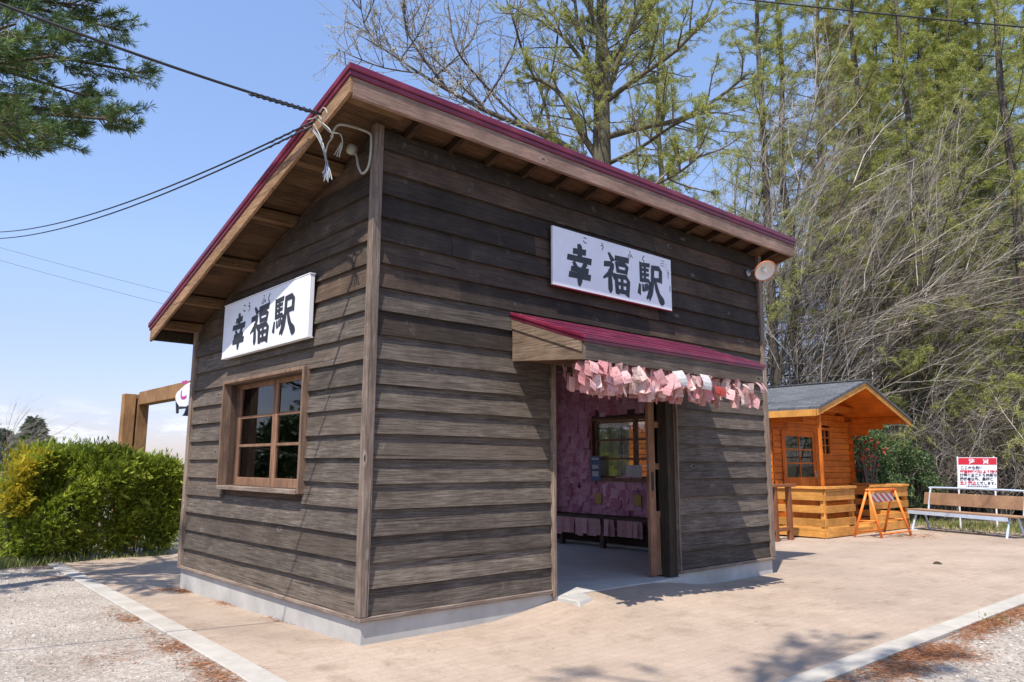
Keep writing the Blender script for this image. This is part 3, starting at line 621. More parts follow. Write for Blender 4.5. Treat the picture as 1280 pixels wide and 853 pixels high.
def glyph(key, org, ux, uz, nrm, w, h, bold, parent, name, k0=0):
    """brush strokes of one character as thin raised shapes; org = top-left, ux/uz = unit axes on the board"""
    s = MB(); org, ux, uz, nrm = (np.array(q, float) for q in (org, ux, uz, nrm)); sc = (w+h)/2
    for si, st_ in enumerate(GL[key]):
        P = [np.array((x/100*w, -y/100*h)) for x, y, _ in st_]; Wd = [t*bold/100*sc for _, _, t in st_]
        if len(P) > 2:                               # round the bends
            Q, V = [P[0]], [Wd[0]]
            for i in range(1, len(P)-1):
                Q += [P[i]+(P[i-1]-P[i])*.22, P[i]+(P[i+1]-P[i])*.22]; V += [Wd[i], Wd[i]]
            P = Q+[P[-1]]; Wd = V+[Wd[-1]]
        L, Rr = [], []
        for i in range(len(P)):
            t = P[min(i+1, len(P)-1)]-P[max(i-1, 0)]; t = t/np.linalg.norm(t); nn = np.array((-t[1], t[0]))
            ext = t*Wd[i]*.18*(-1 if i == 0 else 1 if i == len(P)-1 else 0)
            sk = .20 if i in (0, len(P)-1) else 0
            L.append(P[i]+nn*Wd[i]/2+ext+t*Wd[i]*sk*.5); Rr.append(P[i]-nn*Wd[i]/2+ext-t*Wd[i]*sk*.5)
        lift = .0012+.0003*((si+k0) % 14)
        to = lambda p: org+ux*p[0]+uz*p[1]
        for i in range(len(P)-1):
            a, b_, c_, d_ = (to(q)+nrm*lift for q in (L[i], Rr[i], Rr[i+1], L[i+1]))
            if np.dot(np.cross(b_-a, d_-a), nrm) < 0: a, b_, c_, d_ = a, d_, c_, b_
            s.prism([a-nrm*.001, b_-nrm*.001, c_-nrm*.001, d_-nrm*.001], nrm*.0012)
    return s.build(name, M['ink'], parent)
# front sign
SX0, SX1, SZ0, SZ1 = 2.027, 3.977, 2.969, 3.579
fs = empty('sign_board', ((SX0+SX1)/2, -.03, SZ0), 'long white station name board above the doorway canopy, thin red lower edge', 'sign')
q = MB(); q.box(SX0, SX1, -.052, -.024, SZ0, SZ1); q.build('board', M['white_board'], fs, bevel=.003)
q = MB(); q.box(SX0, SX1, -.058, -.020, SZ0-.011, SZ0-.0005); q.build('edge_strip', M['dark_red'], fs)
nrm = (0, -1, 0)
for key, x0, zt, w, h in (('ko', 2.23, 3.455, .37, .425), ('fuku', 2.78, 3.455, .43, .425), ('eki', 3.375, 3.455, .42, .425)): glyph(key, (x0, -.052, zt), (1, 0, 0), (0, 0, 1), nrm, w, h, 1.3, fs, 'main_character')
for key, x0, zt, w, h in (('hko', 2.465, 3.555, .075, .075), ('hu', 2.735, 3.545, .07, .085), ('hfu', 3.19, 3.545, .085, .085), ('hku', 3.43, 3.54, .07, .09)): glyph(key, (x0, -.052, zt), (1, 0, 0), (0, 0, 1), nrm, w, h, 1.25, fs, 'small_character')
q = MB()
for i in range(3): q.box(3.785-.004*i, 3.85, -.0545, -.0523, 3.535-.03*i, 3.541-.03*i)
for i in range(3): q.box(3.872, 3.885, -.0545, -.0523, 3.50-.03*i, 3.506-.03*i)
q.build('corner_marks', M['grey_ink'], fs)
def text_mesh(name, body, size, loc, xdir, up, mtl, parent=None, align='LEFT', bold=0.0, spacing=1.0):
    cu = bpy.data.curves.new(name, 'FONT'); cu.body = body; cu.size = size; cu.align_x = align; cu.extrude = .0006; cu.offset = bold; cu.space_character = spacing
    t = bpy.data.objects.new(name, cu); COL.objects.link(t)
    dg = bpy.context.evaluated_depsgraph_get(); me = bpy.data.meshes.new_from_object(t.evaluated_get(dg)); bpy.data.objects.remove(t)
    x = Vector(xdir).normalized(); u = Vector(up).normalized(); nn = x.cross(u); u = nn.cross(x)
    me.transform(Matrix(((x.x, u.x, nn.x, loc[0]), (x.y, u.y, nn.y, loc[1]), (x.z, u.z, nn.z, loc[2]), (0, 0, 0, 1))))
    me.materials.clear(); me.materials.append(mtl); me.name = name
    o = bpy.data.objects.new(name, me); COL.objects.link(o)
    if parent: o.parent = parent; shift(o, parent)
    return o
text_mesh('maker_mark', '十\n勝\n帯\n広', .028, (3.905, -.0535, 3.43), (1, 0, 0), (0, 0, 1), M['grey_ink'], fs)
text_mesh('maker_mark', '電\n話\n店', .024, (3.935, -.0535, 3.24), (1, 0, 0), (0, 0, 1), M['grey_ink'], fs)
# side sign
LY0, LY1, LZ0, LZ1 = .955, 2.966, 2.328, 2.903
ls = empty('sign_board', (-.05, (LY0+LY1)/2, LZ0), 'white box sign with black station name above the side window', 'sign')
q = MB(); q.box(-.072, -.02, LY0, LY1, LZ0, LZ1); q.build('board', M['white_board'], ls, bevel=.006)
nrm = (-1, 0, 0)
for key, y0, zt, w, h in (('ko', 2.70, 2.765, .33, .37), ('fuku', 2.23, 2.765, .44, .375), ('eki', 1.68, 2.775, .44, .37)): glyph(key, (-.072, y0, zt), (0, -1, 0), (0, 0, 1), nrm, w, h, 1.3, ls, 'main_character')
for key, y0, zt, w, h in (('hko', 2.455, 2.85, .085, .09), ('hu', 2.335, 2.85, .085, .10), ('hfu', 1.985, 2.87, .10, .10), ('hku', 1.855, 2.865, .085, .11)): glyph(key, (-.072, y0, zt), (0, -1, 0), (0, 0, 1), nrm, w, h, 1.25, ls, 'small_character')
q = MB()
for zz in (LZ0-.0105, LZ1+.0005): q.box(-.075, -.018, LY0-.006, LY1+.006, zz, zz+.01)
q.build('edge_strip', M['sign_side'], ls)

# ------------------------------------------------------------------ lamp under the front eave
lp = Vector((5.66, -.30, 3.70)); la = empty('wall_lamp', (5.72, -.04, 3.72), 'round enamel lamp with pinkish rim under the right end of the eave', 'lamp')
ax = Vector((-.35, -.62, -.62)).normalized(); Mx = Matrix.Translation(lp) @ ax.to_track_quat('Z', 'Y').to_matrix().to_4x4()
q = MB().lathe([(.02, -.075), (.05, -.07), (.09, -.045), (.128, -.004), (.134, .006)], 28, Mx); q.lathe([(.126, -.006), (.148, .004), (.150, .014), (.135, .016)], 28, Mx); q.build('reflector', M['lamp_out'], la, smooth=True)
q = MB().lathe([(.001, -.05), (.05, -.045), (.09, -.025), (.124, .004), (.136, .0065)], 28, Mx); q.build('dish', M['lamp_in'], la, smooth=True)
q = MB().lathe([(.022, -.045), (.03, -.02), (.032, .0), (.02, .022), (.001, .03)], 16, Mx); q.build('bulb', M['bulb'], la, smooth=True)
back = lp-ax*.075
q = MB().tube([(5.74, .0, 3.74), (5.74, -.10, 3.77), tuple(back+Vector((.02, .03, .03))), tuple(back)], .014, 8); q.lathe([(.001, -.015), (.045, -.012), (.045, .01), (.001, .012)], 16, Matrix.Translation((5.74, -.012, 3.74)) @ Matrix.Rotation(R(90), 4, 'X'))
q.build('arm', M['steel'], la, smooth=True)

# ------------------------------------------------------------------ cables
def cat(a, b_, sag, n=24):
    a, b_ = np.array(a, float), np.array(b_, float); return [a+(b_-a)*t-np.array((0, 0, 1))*sag*4*t*(1-t) for t in np.linspace(0, 1, n)]
anchor = np.array(on(402, 143, 0, -.50))
far = np.array(away(38, -2, 5.6)); far2 = anchor+(far-anchor)*2.2
pth = cat(anchor, far2, .12, 40)
q = MB().tube(pth, .011, 8)
tw = [pth[0]+(pth[1]-pth[0])*t/12+(.018*math.cos(t*1.25))*np.array((0, .3, .95))+(.018*math.sin(t*1.25))*np.array((.9, 0, .3)) for t in range(3, 60)]
L_ = np.linalg.norm(pth[1]-pth[0]); q.tube(tw, .009, 6)
tag(q.build('overhead_cable', M['black_cable'], smooth=True), 'thick black cable with twisted end running from the roof corner past the pine', 'cable')
for i, (u0, v0, u1, v1, lab) in enumerate(((392, 152, 0, 256, 'upper one of two thin black wires from the roof verge to the left'), (390, 158, 0, 264, 'lower one of two thin black wires from the roof verge to the left'))):
    a = np.array(on(u0, v0, 0, -.49)); b_ = np.array(away(u1, v1, 16)); b2 = a+(b_-a)*1.6
    q = MB().tube(cat(a, b2, .55, 30), [.008]*30, 6)
    w_ = cat(a, b2, .55, 30); tt = [w_[0]+(w_[1]-w_[0])*k_/20+.010*np.array((0, math.cos(k_*1.3), math.sin(k_*1.3))) for k_ in range(2, 26)]
    q.tube(tt, .006, 5)
    tag(q.build('overhead_wire', M['black_cable'], smooth=True), lab, 'wire', 'pair of wires to the roof corner')
for (v0, v1, lab) in ((303, 361, 'faint upper distant wire low in the left sky'), (319, 377, 'faint lower distant wire low in the left sky')):
    q = MB().tube(cat(away(-120, v0-28, 40), away(330, v1+33, 42), .15, 20), .012, 5)
    tag(q.build('overhead_wire', M['steel'], smooth=True), lab, 'wire', 'distant wires')
q = MB().tube(cat(away(800, -16, 13), away(1420, 46, 15), .05, 20), .014, 6)
tag(q.build('overhead_cable', M['black_cable'], smooth=True), 'black cable crossing the tree tops at upper right', 'cable')
# loose service wires and conduit at the verge
sw = empty('service_wires', tuple(anchor), 'tangle of loose grey wires hanging at the roof corner', 'wires')
def vp(u, v, x): return np.array(on(u, v, 0, x))
def spl(P, n=6):                                     # smooth polyline
    P = [np.array(p, float) for p in P]; out = []
    for i in range(len(P)-1):
        p0, p1, p2, p3 = P[max(i-1, 0)], P[i], P[i+1], P[min(i+2, len(P)-1)]
        for t in np.linspace(0, 1, n, endpoint=False):
            out.append(.5*((2*p1)+(-p0+p2)*t+(2*p0-5*p1+4*p2-p3)*t*t+(-p0+3*p1-3*p2+p3)*t**3))
    return out+[P[-1]]
q = MB()
q.tube(spl([vp(385, 150, -.485), vp(396, 146, -.49), vp(404, 135, -.49), vp(409, 142, -.485), vp(403, 150, -.485), vp(398, 143, -.485)]), .0055, 6)
q.tube(spl([vp(380, 160, -.485), vp(392, 165, -.475), vp(401, 180, -.44), vp(406, 195, -.42), vp(408, 205, -.38)]), .0045, 6)
q.tube(spl([vp(392, 155, -.485), vp(400, 170, -.45), vp(405, 185, -.45), vp(409, 205, -.38)]), .0055, 6)
q.tube(spl([vp(398, 150, -.485), vp(412, 165, -.43), vp(425, 168, -.35), vp(428, 180, -.3), vp(424, 195, -.3)]), .0045, 6)
q.tube(spl([vp(395, 148, -.485), vp(410, 160, -.43), vp(416, 170, -.4), vp(410, 180, -.38), vp(407, 192, -.38)]), .0065, 6)
for (u, v) in ((403, 217), (406, 224), (410, 228), (415, 225), (412, 220), (405, 227)): q.tube(spl([vp(408, 203, -.38), vp((408+u)/2+.5, 212, -.38), vp(u, v, -.39)]), .0045, 5)
for (u, v) in ((418, 194), (424, 197), (421, 196)): q.tube(spl([vp(427, 178, -.3), vp((427+u)/2, 186, -.3), vp(u, v, -.3)]), .0045, 5)
q.build('wire', M['pvc'], sw, smooth=True)
q = MB()
for (u, v) in ((404, 222), (408, 226), (412, 223)): q.tube(spl([vp(409, 200, -.385), vp((409+u)/2, 211, -.39), vp(u, v, -.395)]), .0045, 5)
q.tube(spl([vp(388, 158, -.488), vp(399, 172, -.45), vp(404, 188, -.45), vp(408, 206, -.385)]), .0045, 5)
q.build('wire', M['blue_wire'], sw, smooth=True, label='blue-grey wire ends')
cn = empty('conduit_pipe', (-.03, .4, 3.4), 'grey conduit bent in a loop below the eave beside the corner post', 'pipe')
q = MB(); q.tube(spl([vp(414, 172, -.35), vp(419, 160, -.33), vp(427, 156, -.3), vp(448, 161, -.12), vp(462, 167, -.05), vp(464, 175, -.04), vp(463, 195, -.04), vp(460, 210, -.04), vp(453, 217, -.05), vp(448, 208, -.06), vp(446, 196, -.05), vp(443, 190, -.03)], 8), .011, 8); q.build('pipe', M['pvc'], cn, smooth=True)
cpt = vp(443, 188, -.03)
q = MB().lathe([(.001, -.01), (.045, -.01), (.05, .03), (.04, .06), (.001, .065)], 16, Matrix.Translation(cpt) @ Matrix.Rotation(R(-90), 4, 'Y')); q.build('entry_cap', M['pvc'], cn, smooth=True)

# ------------------------------------------------------------------ ticket slips
def slip_mesh(name, mtl, w, h, curl, seed, nseg=4):
    r_ = random.Random(seed); s = MB(); b0 = r_.uniform(-.3, .3); s.cur = r_.random()
    for i in range(nseg+1):
        t = i/nseg; z_ = -h*t; y_ = -curl*math.sin(t*2.2+b0)+curl*math.sin(b0); tw_ = (r_.random()-.5)*.12*t
        s.v += [(-w/2+tw_*w, y_-tw_*.08, z_), (w/2+tw_*w, y_+tw_*.08, z_+tw_*w*.2)]
    for i in range(nseg): s.face(2*i, 2*i+2, 2*i+3, 2*i+1)
    return s.mesh(name, mtl)
pinks = [slip_mesh('ticket_slip', M['pink_paper'], rv(.07, .11), rv(.10, .17), rv(-.05, .06), i) for i in range(10)]
creams = [slip_mesh('ticket_slip', M['cream_paper'], rv(.07, .11), rv(.10, .16), rv(-.05, .06), 20+i) for i in range(8)]
whites = [slip_mesh('paper_notice', M['white_paper'], .13, .15, .05, 40)]
def put(name, me, loc, rot, label, cat_, group):
    o = bpy.data.objects.new(name, me); COL.objects.link(o); o.location = loc; o.rotation_euler = rot; return tag(o, label, cat_, group)
rg = random.Random(11)
for i in range(185):
    x = AX0+.04+(AX1-AX0-.12)*((i+rg.random())/185)**1.12
    front = rg.random() < .72
    y = rg.uniform(-.965, -.915) if front else rg.uniform(-.9, -.2)
    z_ = ZS-.004+(0 if front else .08*(1+y/AD))-(rg.choice((.0, .015, .04, .07, .10, .13, .16)) if front else 0)
    if x < 2.16+y: continue
    cream = rg.random() < .28+.35*(x > 3.4)
    if x > 3.4 and rg.random() < .55: continue
    me = rg.choice(creams if cream else pinks)
    put('ticket_slip', me, (x, y, z_), (rg.uniform(-.5, .45), rg.uniform(-.55, .55), rg.uniform(-1.1, .8)),
        ('cream ticket slip hanging under the doorway canopy among pink ones' if cream else 'pink ticket slip hanging under the doorway canopy'), 'paper slip',
        'cream slips hanging under the canopy' if cream else 'pink slips hanging under the canopy')
put('paper_notice', whites[0], (3.22, -.962, ZS-.0), (.05, .05, -.1), 'larger white notice among the pink slips, right half of the canopy', 'notice', None)
put('paper_notice', whites[0], (2.78, -.962, ZS-.0), (.0, -.15, -.2), 'white curled notice among the pink slips, middle of the canopy', 'notice', None)
for i, x in enumerate((2.66, 3.5)):
    o = put('pink_note', slip_mesh('pink_note', M['red_flower'], .2, .09, .01, 70+i), (x, -.957, ZS-.10), (.05, rv(-.1, .1), 0), ('bright pink oblong note under the canopy in front of the door post', 'bright pink oblong note under the canopy near its right end')[i], 'note', None)
# slips pinned over the inside of the far wall
XI = XR-.104
wl = [slip_mesh('ticket_slip', M['wall_paper'], rv(.13, .2), rv(.10, .24), rv(-.01, .03), 100+i, 2) for i in range(9)]
more = MB(); cnt = 0
cells = []
for zz in np.arange(.46, 2.62, .105):
    for yy in np.arange(1.2, 3.92, .15):
        y = yy+rg.uniform(-.05, .05); z_ = zz+rg.uniform(-.03, .03)
        if RW0-.02 < y < RW1+.06 and RZ0-.02 < z_-.05 and z_-.12 < RZ1+.0: continue
        cells.append((y, z_))
rg.shuffle(cells)
for (y, z_) in cells:
    vis = 2.0 < y < 3.9 and z_ < 2.4
    if vis and cnt < 110:
        put('ticket_slip', rg.choice(wl), (XI-rg.uniform(.004, .02), y, z_+.06), (rg.uniform(-.05, .05), rg.uniform(-.12, .12), R(90)+rg.uniform(-.15, .15)), 'faded pink ticket slip pinned over the inside far wall', 'paper slip', 'pink slips pinned over the inside wall'); cnt += 1
    else:
        w_, h_, x_ = rg.uniform(.13, .2), rg.uniform(.12, .24), XI-rg.uniform(.002, .012); more.quad((x_, y-w_/2, z_-h_/2), (x_, y-w_/2, z_+h_/2), (x_, y+w_/2, z_+h_/2), (x_, y+w_/2, z_-h_/2), rg.random())
# skirt of slips along the bench front is countable: its slips are individuals too
for (yb_) in np.arange(.4, YB-.12, .15):                # rear wall and ceiling slips, hardly seen
    pass
def inner(y, z_): return z_ < roof_z(y)-.2
for i in range(1500):
    y, z_, w_, h_ = rg.uniform(.2, 3.9), rg.uniform(.2, 3.4), rg.uniform(.13, .2), rg.uniform(.12, .22)
    if not inner(y, z_) or (WY0-.12 < y < WY1+.12 and WZ0-.14 < z_ < WZ1+.14): continue
    x_ = .101+rg.uniform(.002, .012); more.quad((x_, y-w_/2, z_-h_/2), (x_, y+w_/2, z_-h_/2), (x_, y+w_/2, z_+h_/2), (x_, y-w_/2, z_+h_/2), rg.random())
for i in range(2200):
    x, y, w_, h_ = rg.uniform(.3, XR-.3), rg.uniform(.2, 3.85), rg.uniform(.13, .2), rg.uniform(.12, .22); z0_ = .19+rg.uniform(0, .012)
    more.quad((x-w_/2, y-h_/2, roof_z(y-h_/2)-z0_), (x-w_/2, y+h_/2, roof_z(y+h_/2)-z0_), (x+w_/2, y+h_/2, roof_z(y+h_/2)-z0_), (x+w_/2, y-h_/2, roof_z(y-h_/2)-z0_), rg.random())
for i in range(900):
    x, z_, w_, h_ = rg.uniform(.2, XR-.3), rg.uniform(.3, 3.7), rg.uniform(.13, .2), rg.uniform(.12, .22)
    if DX0-.12 < x < 4.7 and z_ < DZ+.14: continue
    y_ = .101+rg.uniform(.002, .012); more.quad((x-w_/2, y_, z_-h_/2), (x-w_/2, y_, z_+h_/2), (x+w_/2, y_, z_+h_/2), (x+w_/2, y_, z_-h_/2), rg.random())
for xx in np.arange(.3, XR-.2, .16):
    for zz in np.arange(.3, 2.6, .13):
        if .62 < xx < 5.46 and zz < 2.52: continue
        y_ = YB-.104-rg.uniform(.002, .012); w_, h_ = rg.uniform(.13, .2), rg.uniform(.12, .22); x_ = xx+rg.uniform(-.05, .05)
        more.quad((x_-w_/2, y_, zz-h_/2), (x_+w_/2, y_, zz-h_/2), (x_+w_/2, y_, zz+h_/2), (x_-w_/2, y_, zz+h_/2), rg.random())
for i in range(1100):
    y = rg.uniform(.3, 3.9); z_ = rg.uniform(.3, 2.7)
    if RW0-.08 < y < RW1+.08 and RZ0-.1 < z_ < RZ1+.1: continue
    x_ = XI-rg.uniform(.0005, .0018); t1, t2, w_, h_ = rg.uniform(0, .05), rg.uniform(0, .05), rg.uniform(.06, .10), rg.uniform(.08, .12); more.quad((x_-t1, y-w_, z_-h_), (x_, y-w_, z_+h_), (x_, y+w_, z_+h_), (x_-t2, y+w_, z_-h_), rg.random())
more.build('ticket_slips', M['wall_paper'], kind='stuff', label='faded pink slips covering the rest of the inside walls', cat='paper slips')
hang = MB()
for i in range(260):                                  # more slips deeper under the canopy
    x, y = rg.uniform(AX0+.1, AX1-.15), rg.uniform(-.925, -.5)
    if x < 2.2+y or (x > 3.4 and rg.random() < .5): continue
    z_ = ZS+.08*(1+y/AD)-.01-rg.choice((0, .05, .1, .14)); a = rg.uniform(-1., .8); w_, h_ = rg.uniform(.07, .11), rg.uniform(.10, .17); dx, dy = math.cos(a)*w_/2, math.sin(a)*w_/2; k_ = rg.uniform(-.03, .03)
    hang.quad((x-dx, y-dy, z_), (x-dx+k_, y-dy, z_-h_), (x+dx+k_, y+dy+.02, z_-h_), (x+dx, y+dy, z_), rg.random())
hang.build('ticket_slips', M['pink_paper'], kind='stuff', label='mass of pink slips packed deeper under the doorway canopy', cat='paper slips')
bt = empty('wall_bench', (XI-.2, 2.4, -.02), 'dark wooden bench along the inside wall below the pink slips', 'bench')
q = MB().box(XI-.42, XI-.01, .3, YB-.12, .40, .44, .2); q.build('seat', M['inside'], bt)
for y in (.5, 1.45, 2.45, 3.3, 3.85):
    q = MB().box(XI-.40, XI-.33, y, y+.07, -.02, .399, rv(0, 1)); q.build('leg', M['inside'], bt)
sk = [slip_mesh('ticket_slip', M['pink_paper'], .10, rv(.22, .27), rv(-.01, .02), 200+i, 2) for i in range(5)]
for i, y in enumerate(np.arange(1.75, 3.88, .088)):
    if 2.42 < y < 2.50 or 2.16 < y < 2.24: continue
    put('ticket_slip', rg.choice(sk), (XI-.43, y, .405), (rg.uniform(-.06, .06), rg.uniform(-.05, .05), R(90)+rg.uniform(-.1, .1)), 'pink ticket slip hanging in a row from the front of the inside bench', 'paper slip', 'row of slips along the bench front')
po = empty('poster', (XI-.05, 2.93, .96), 'small dark blue poster with white squares in the inside window corner', 'poster')
q = MB().box(XI-.052, XI-.048, 2.80, 3.01, .96, 1.34); q.build('sheet', M['blue_print'], po)
q = MB().box(XI-.055, XI-.0525, 2.84, 2.97, 1.14, 1.20).box(XI-.055, XI-.0525, 2.84, 2.97, 1.02, 1.10).box(XI-.055, XI-.0525, 2.83, 2.98, 1.28, 1.31); q.build('print_block', M['white_paper'], po)
q = MB().box(XI-.03, XI-.027, 2.0, 2.3, 1.02, 1.20); tag(q.build('paper_notice', M['white_paper']), 'pale notice sheet across the inside window bars', 'notice')
for y, lab in ((2.86, 'small yellow plate hanging below the inside window on the left'), (2.08, 'small yellow plate hanging below the inside window near the sliding door')):
    e_ = empty('hanging_plate', (XI-.03, y, .62), lab, 'plate'); q = MB().box(XI-.05, XI-.03, y-.07, y+.07, .60, .76); q.build('plate', M['yellow_wood'], e_, bevel=.004)
    q = MB().tube([(XI-.04, y-.04, .76), (XI-.03, y, .86), (XI-.04, y+.04, .76)], .004, 5); q.build('cord', M['black_cable'], e_)
q = MB().box(.140, .143, 1.25, 1.42, 1.20, 1.44); tag(q.build('paper_notice', M['white_paper']), 'white sheet taped inside the lower right pane of the side window', 'notice')
q = MB().box(.140, .143, 1.17, 1.25, 1.10, 1.16); tag(q.build('paper_notice', M['white_paper']), 'tiny white tag at the bottom corner of the side window', 'tag')

# ------------------------------------------------------------------ orange cabin
cz = -.25
cb = empty('log_cabin', (13.5, 3.2, cz), 'small orange log cabin with grey shingle gable roof and railed porch', 'cabin')
CX0, CX1, CY0, CY1 = 11.62, 15.40, 3.2, 7.6
RX0, RXM, RX1, RY0, RY1 = 11.27, 13.51, 15.85, 1.85, 7.9; RZE0, RZM, RZE1 = 2.34, 3.03, 2.28
def croof(x): return RZE0+(RZM-RZE0)*(x-RX0)/(RXM-RX0) if x < RXM else RZM+(RZE1-RZM)*(x-RXM)/(RX1-RXM)
def logs(s, axis, a0, a1, fixed0, fixed1, topf, holes=(), z0=cz+.22, hgt=.135):
    z_ = z0; k_ = 0
    while z_ < 3.1:
        t = z_+hgt-.006; segs = [(a0, a1)]
        for h in holes:
            if h[2] < t and h[3] > z_+.01:
                ns = []
                for (p0, p1) in segs:
                    if h[0] > p0 and h[1] < p1: ns += [(p0, h[0]), (h[1], p1)]
                    else: ns.append((p0, p1))
                segs = ns
        for (p0, p1) in segs:
            zt = t
            if axis == 0:                            # gable: shorten the log under the roof slope
                lim = [x for x in np.linspace(p0, p1, 120) if croof(x)-.09 > t]
                if not lim: continue
                p0, p1 = (max(p0, lim[0]), min(p1, lim[-1]))
            elif topf < t: continue
            if p1-p0 < .05: continue
            rn = random.random(); ch = .012
            b_ = (p0, p1, fixed0, fixed1) if axis == 0 else (fixed0, fixed1, p0, p1)
            s.box(*b_, z_+ch, t-ch, rn)
            if axis == 0: s.box(p0, p1, fixed0+ch, fixed1-ch, z_, t, rn)
            else: s.box(fixed0+ch, fixed1-ch, p0, p1, z_, t, rn)
        z_ += hgt; k_ += 1
DRX0, DRX1 = 12.2, 13.62
q = MB(); logs(q, 0, CX0, CX1, CY0-.03, CY0+.03, 0, holes=((DRX0-.05, DRX1+.05, -1, 1.98), (13.88, 14.40, 1.45, 2.05)))
q.build('wall', M['cabin_x'], cb)
for xw in (CX0, CX1):                                # long walls with stepped log ends carrying the porch roof
    q = MB(); logs(q, 1, CY0-.12, CY1, xw-.03, xw+.03, croof(xw)-.08)
    for i, ext in enumerate((1.25, .85, .50)):
        zt = croof(xw)-.085-.14*i; q.box(xw-.035, xw+.035, CY0-ext, CY0-.121, zt-.135, zt, rv(0, 1))
    q.build('wall', M['cabin_y'], cb)
q = MB(); logs(q, 0, CX0, CX1, CY1-.03, CY1+.03, 0); q.build('wall', M['cabin_x'], cb)
q = MB(); 
for (a, b_) in ((RX0, RXM), (RXM, RX1)):
    q.hexa(((a, RY0, croof(a)-.035), (b_, RY0, croof(b_)-.035), (b_, RY1, croof(b_)-.035), (a, RY1, croof(a)-.035), (a, RY0, croof(a)+.02), (b_, RY0, croof(b_)+.02), (b_, RY1, croof(b_)+.02), (a, RY1, croof(a)+.02)))
q.box(RXM-.10, RXM+.10, RY0+.0, RY1, RZM+.012, RZM+.032)
cr_ = q.build('roof', M['shingle'], cb)
q = MB()
for (a, b_) in ((RX0+.01, RXM-.001), (RXM+.001, RX1-.01)):
    q.hexa(((a, RY0+.055, croof(a)-.085), (b_, RY0+.055, croof(b_)-.085), (b_, RY1-.05, croof(b_)-.085), (a, RY1-.05, croof(a)-.085), (a, RY0+.055, croof(a)-.037), (b_, RY0+.055, croof(b_)-.037), (b_, RY1-.05, croof(b_)-.037), (a, RY1-.05, croof(a)-.037)), rv(0, 1))
q.build('roof_boards', M['cabin_y'], cr_)
q = MB()
for (a, b_) in ((RX0-.005, RXM-.001), (RXM+.001, RX1+.005)):
    q.hexa(((a, RY0+.02, croof(a)-.16), (b_, RY0+.02, croof(b_)-.16), (b_, RY0+.05, croof(b_)-.16), (a, RY0+.05, croof(a)-.16), (a, RY0+.02, croof(a)-.037), (b_, RY0+.02, croof(b_)-.037), (b_, RY0+.05, croof(b_)-.037), (a, RY0+.05, croof(a)-.037)), rv(0, 1))
q.box(RX0-.03, RX0+.0, RY0+.055, RY1-.05, RZE0-.17, RZE0-.037, .4)
q.build('barge_board', M['deck_x'], cr_, bevel=.004)
q = MB().box(12.0, 15.1, 2.72, 2.80, 2.40, 2.55, .3); q.build('tie_beam', M['cabin_x'], cb)
q = MB().box(11.39, 11.44, 1.91, 1.96, cz+.2, 2.28, .3); q.build('porch_post', M['cabin_z'], cb)
# door and small window
dm_ = MB(); dx0, dx1, dz0, dz1 = DRX0, DRX1, cz+.24, 1.96; yd = CY0-.045
dm_.box(dx0, dx0+.11, yd, yd+.04, dz0, dz1, .1).box(dx1-.11, dx1, yd, yd+.04, dz0, dz1, .3).box(dx0+.111, dx1-.111, yd, yd+.04, dz0, .95, .5).box(dx0+.111, dx1-.111, yd, yd+.04, dz1-.12, dz1, .6)
dm_.box((dx0+dx1)/2-.015, (dx0+dx1)/2+.015, yd+.005, yd+.035, .951, dz1-.121, .6)
for zz in (1.24, 1.54): dm_.box(dx0+.111, dx1-.111, yd+.006, yd+.034, zz, zz+.03, .7)
cdoor = dm_.build('door', M['cabin_z'], cb)
q = MB().box(dx0+.1, dx1-.1, yd+.016, yd+.022, .94, dz1-.11); q.build('pane', M['glass'], cdoor)
q = MB().box(dx0+.17, dx0+.60, yd+.026, yd+.029, 1.18, 1.50).box(dx0+.78, dx1-.24, yd+.026, yd+.029, 1.18, 1.50); q.build('paper_notice', M['white_paper'], cdoor)
q = MB().tube([(dx1-.05, yd, 1.0), (dx1-.05, yd-.04, 1.0), (dx1-.18, yd-.05, 1.0)], .012, 8).box(dx1-.075, dx1-.03, yd-.006, yd-.001, .93, 1.1); q.build('handle', M['steel'], cdoor)
q = MB().box(dx0-.07, dx0-.002, yd-.01, yd+.04, dz0, 2.03, .3).box(dx1+.002, dx1+.07, yd-.01, yd+.04, dz0, 2.03, .4).box(dx0-.002, dx1+.002, yd-.01, yd+.04, 1.965, 2.03, .6); q.build('door_frame', M['cabin_z'], cb)
q = MB().box(13.86, 13.93, CY0-.05, CY0+.03, 1.42, 2.08, .1).box(14.35, 14.42, CY0-.05, CY0+.03, 1.42, 2.08, .2).box(13.931, 14.349, CY0-.05, CY0+.03, 1.42, 1.48, .3).box(13.931, 14.349, CY0-.05, CY0+.03, 2.02, 2.08, .4).box(14.12, 14.15, CY0-.04, CY0+.0, 1.481, 2.019, .5)
for zz in (1.66, 1.84): q.box(13.931, 14.349, CY0-.038, CY0-.002, zz, zz+.02, .6)
cw = q.build('window', M['cabin_z'], cb)
q = MB().box(13.94, 14.34, CY0-.02, CY0-.016, 1.485, 2.015); q.build('pane', M['glass'], cw)
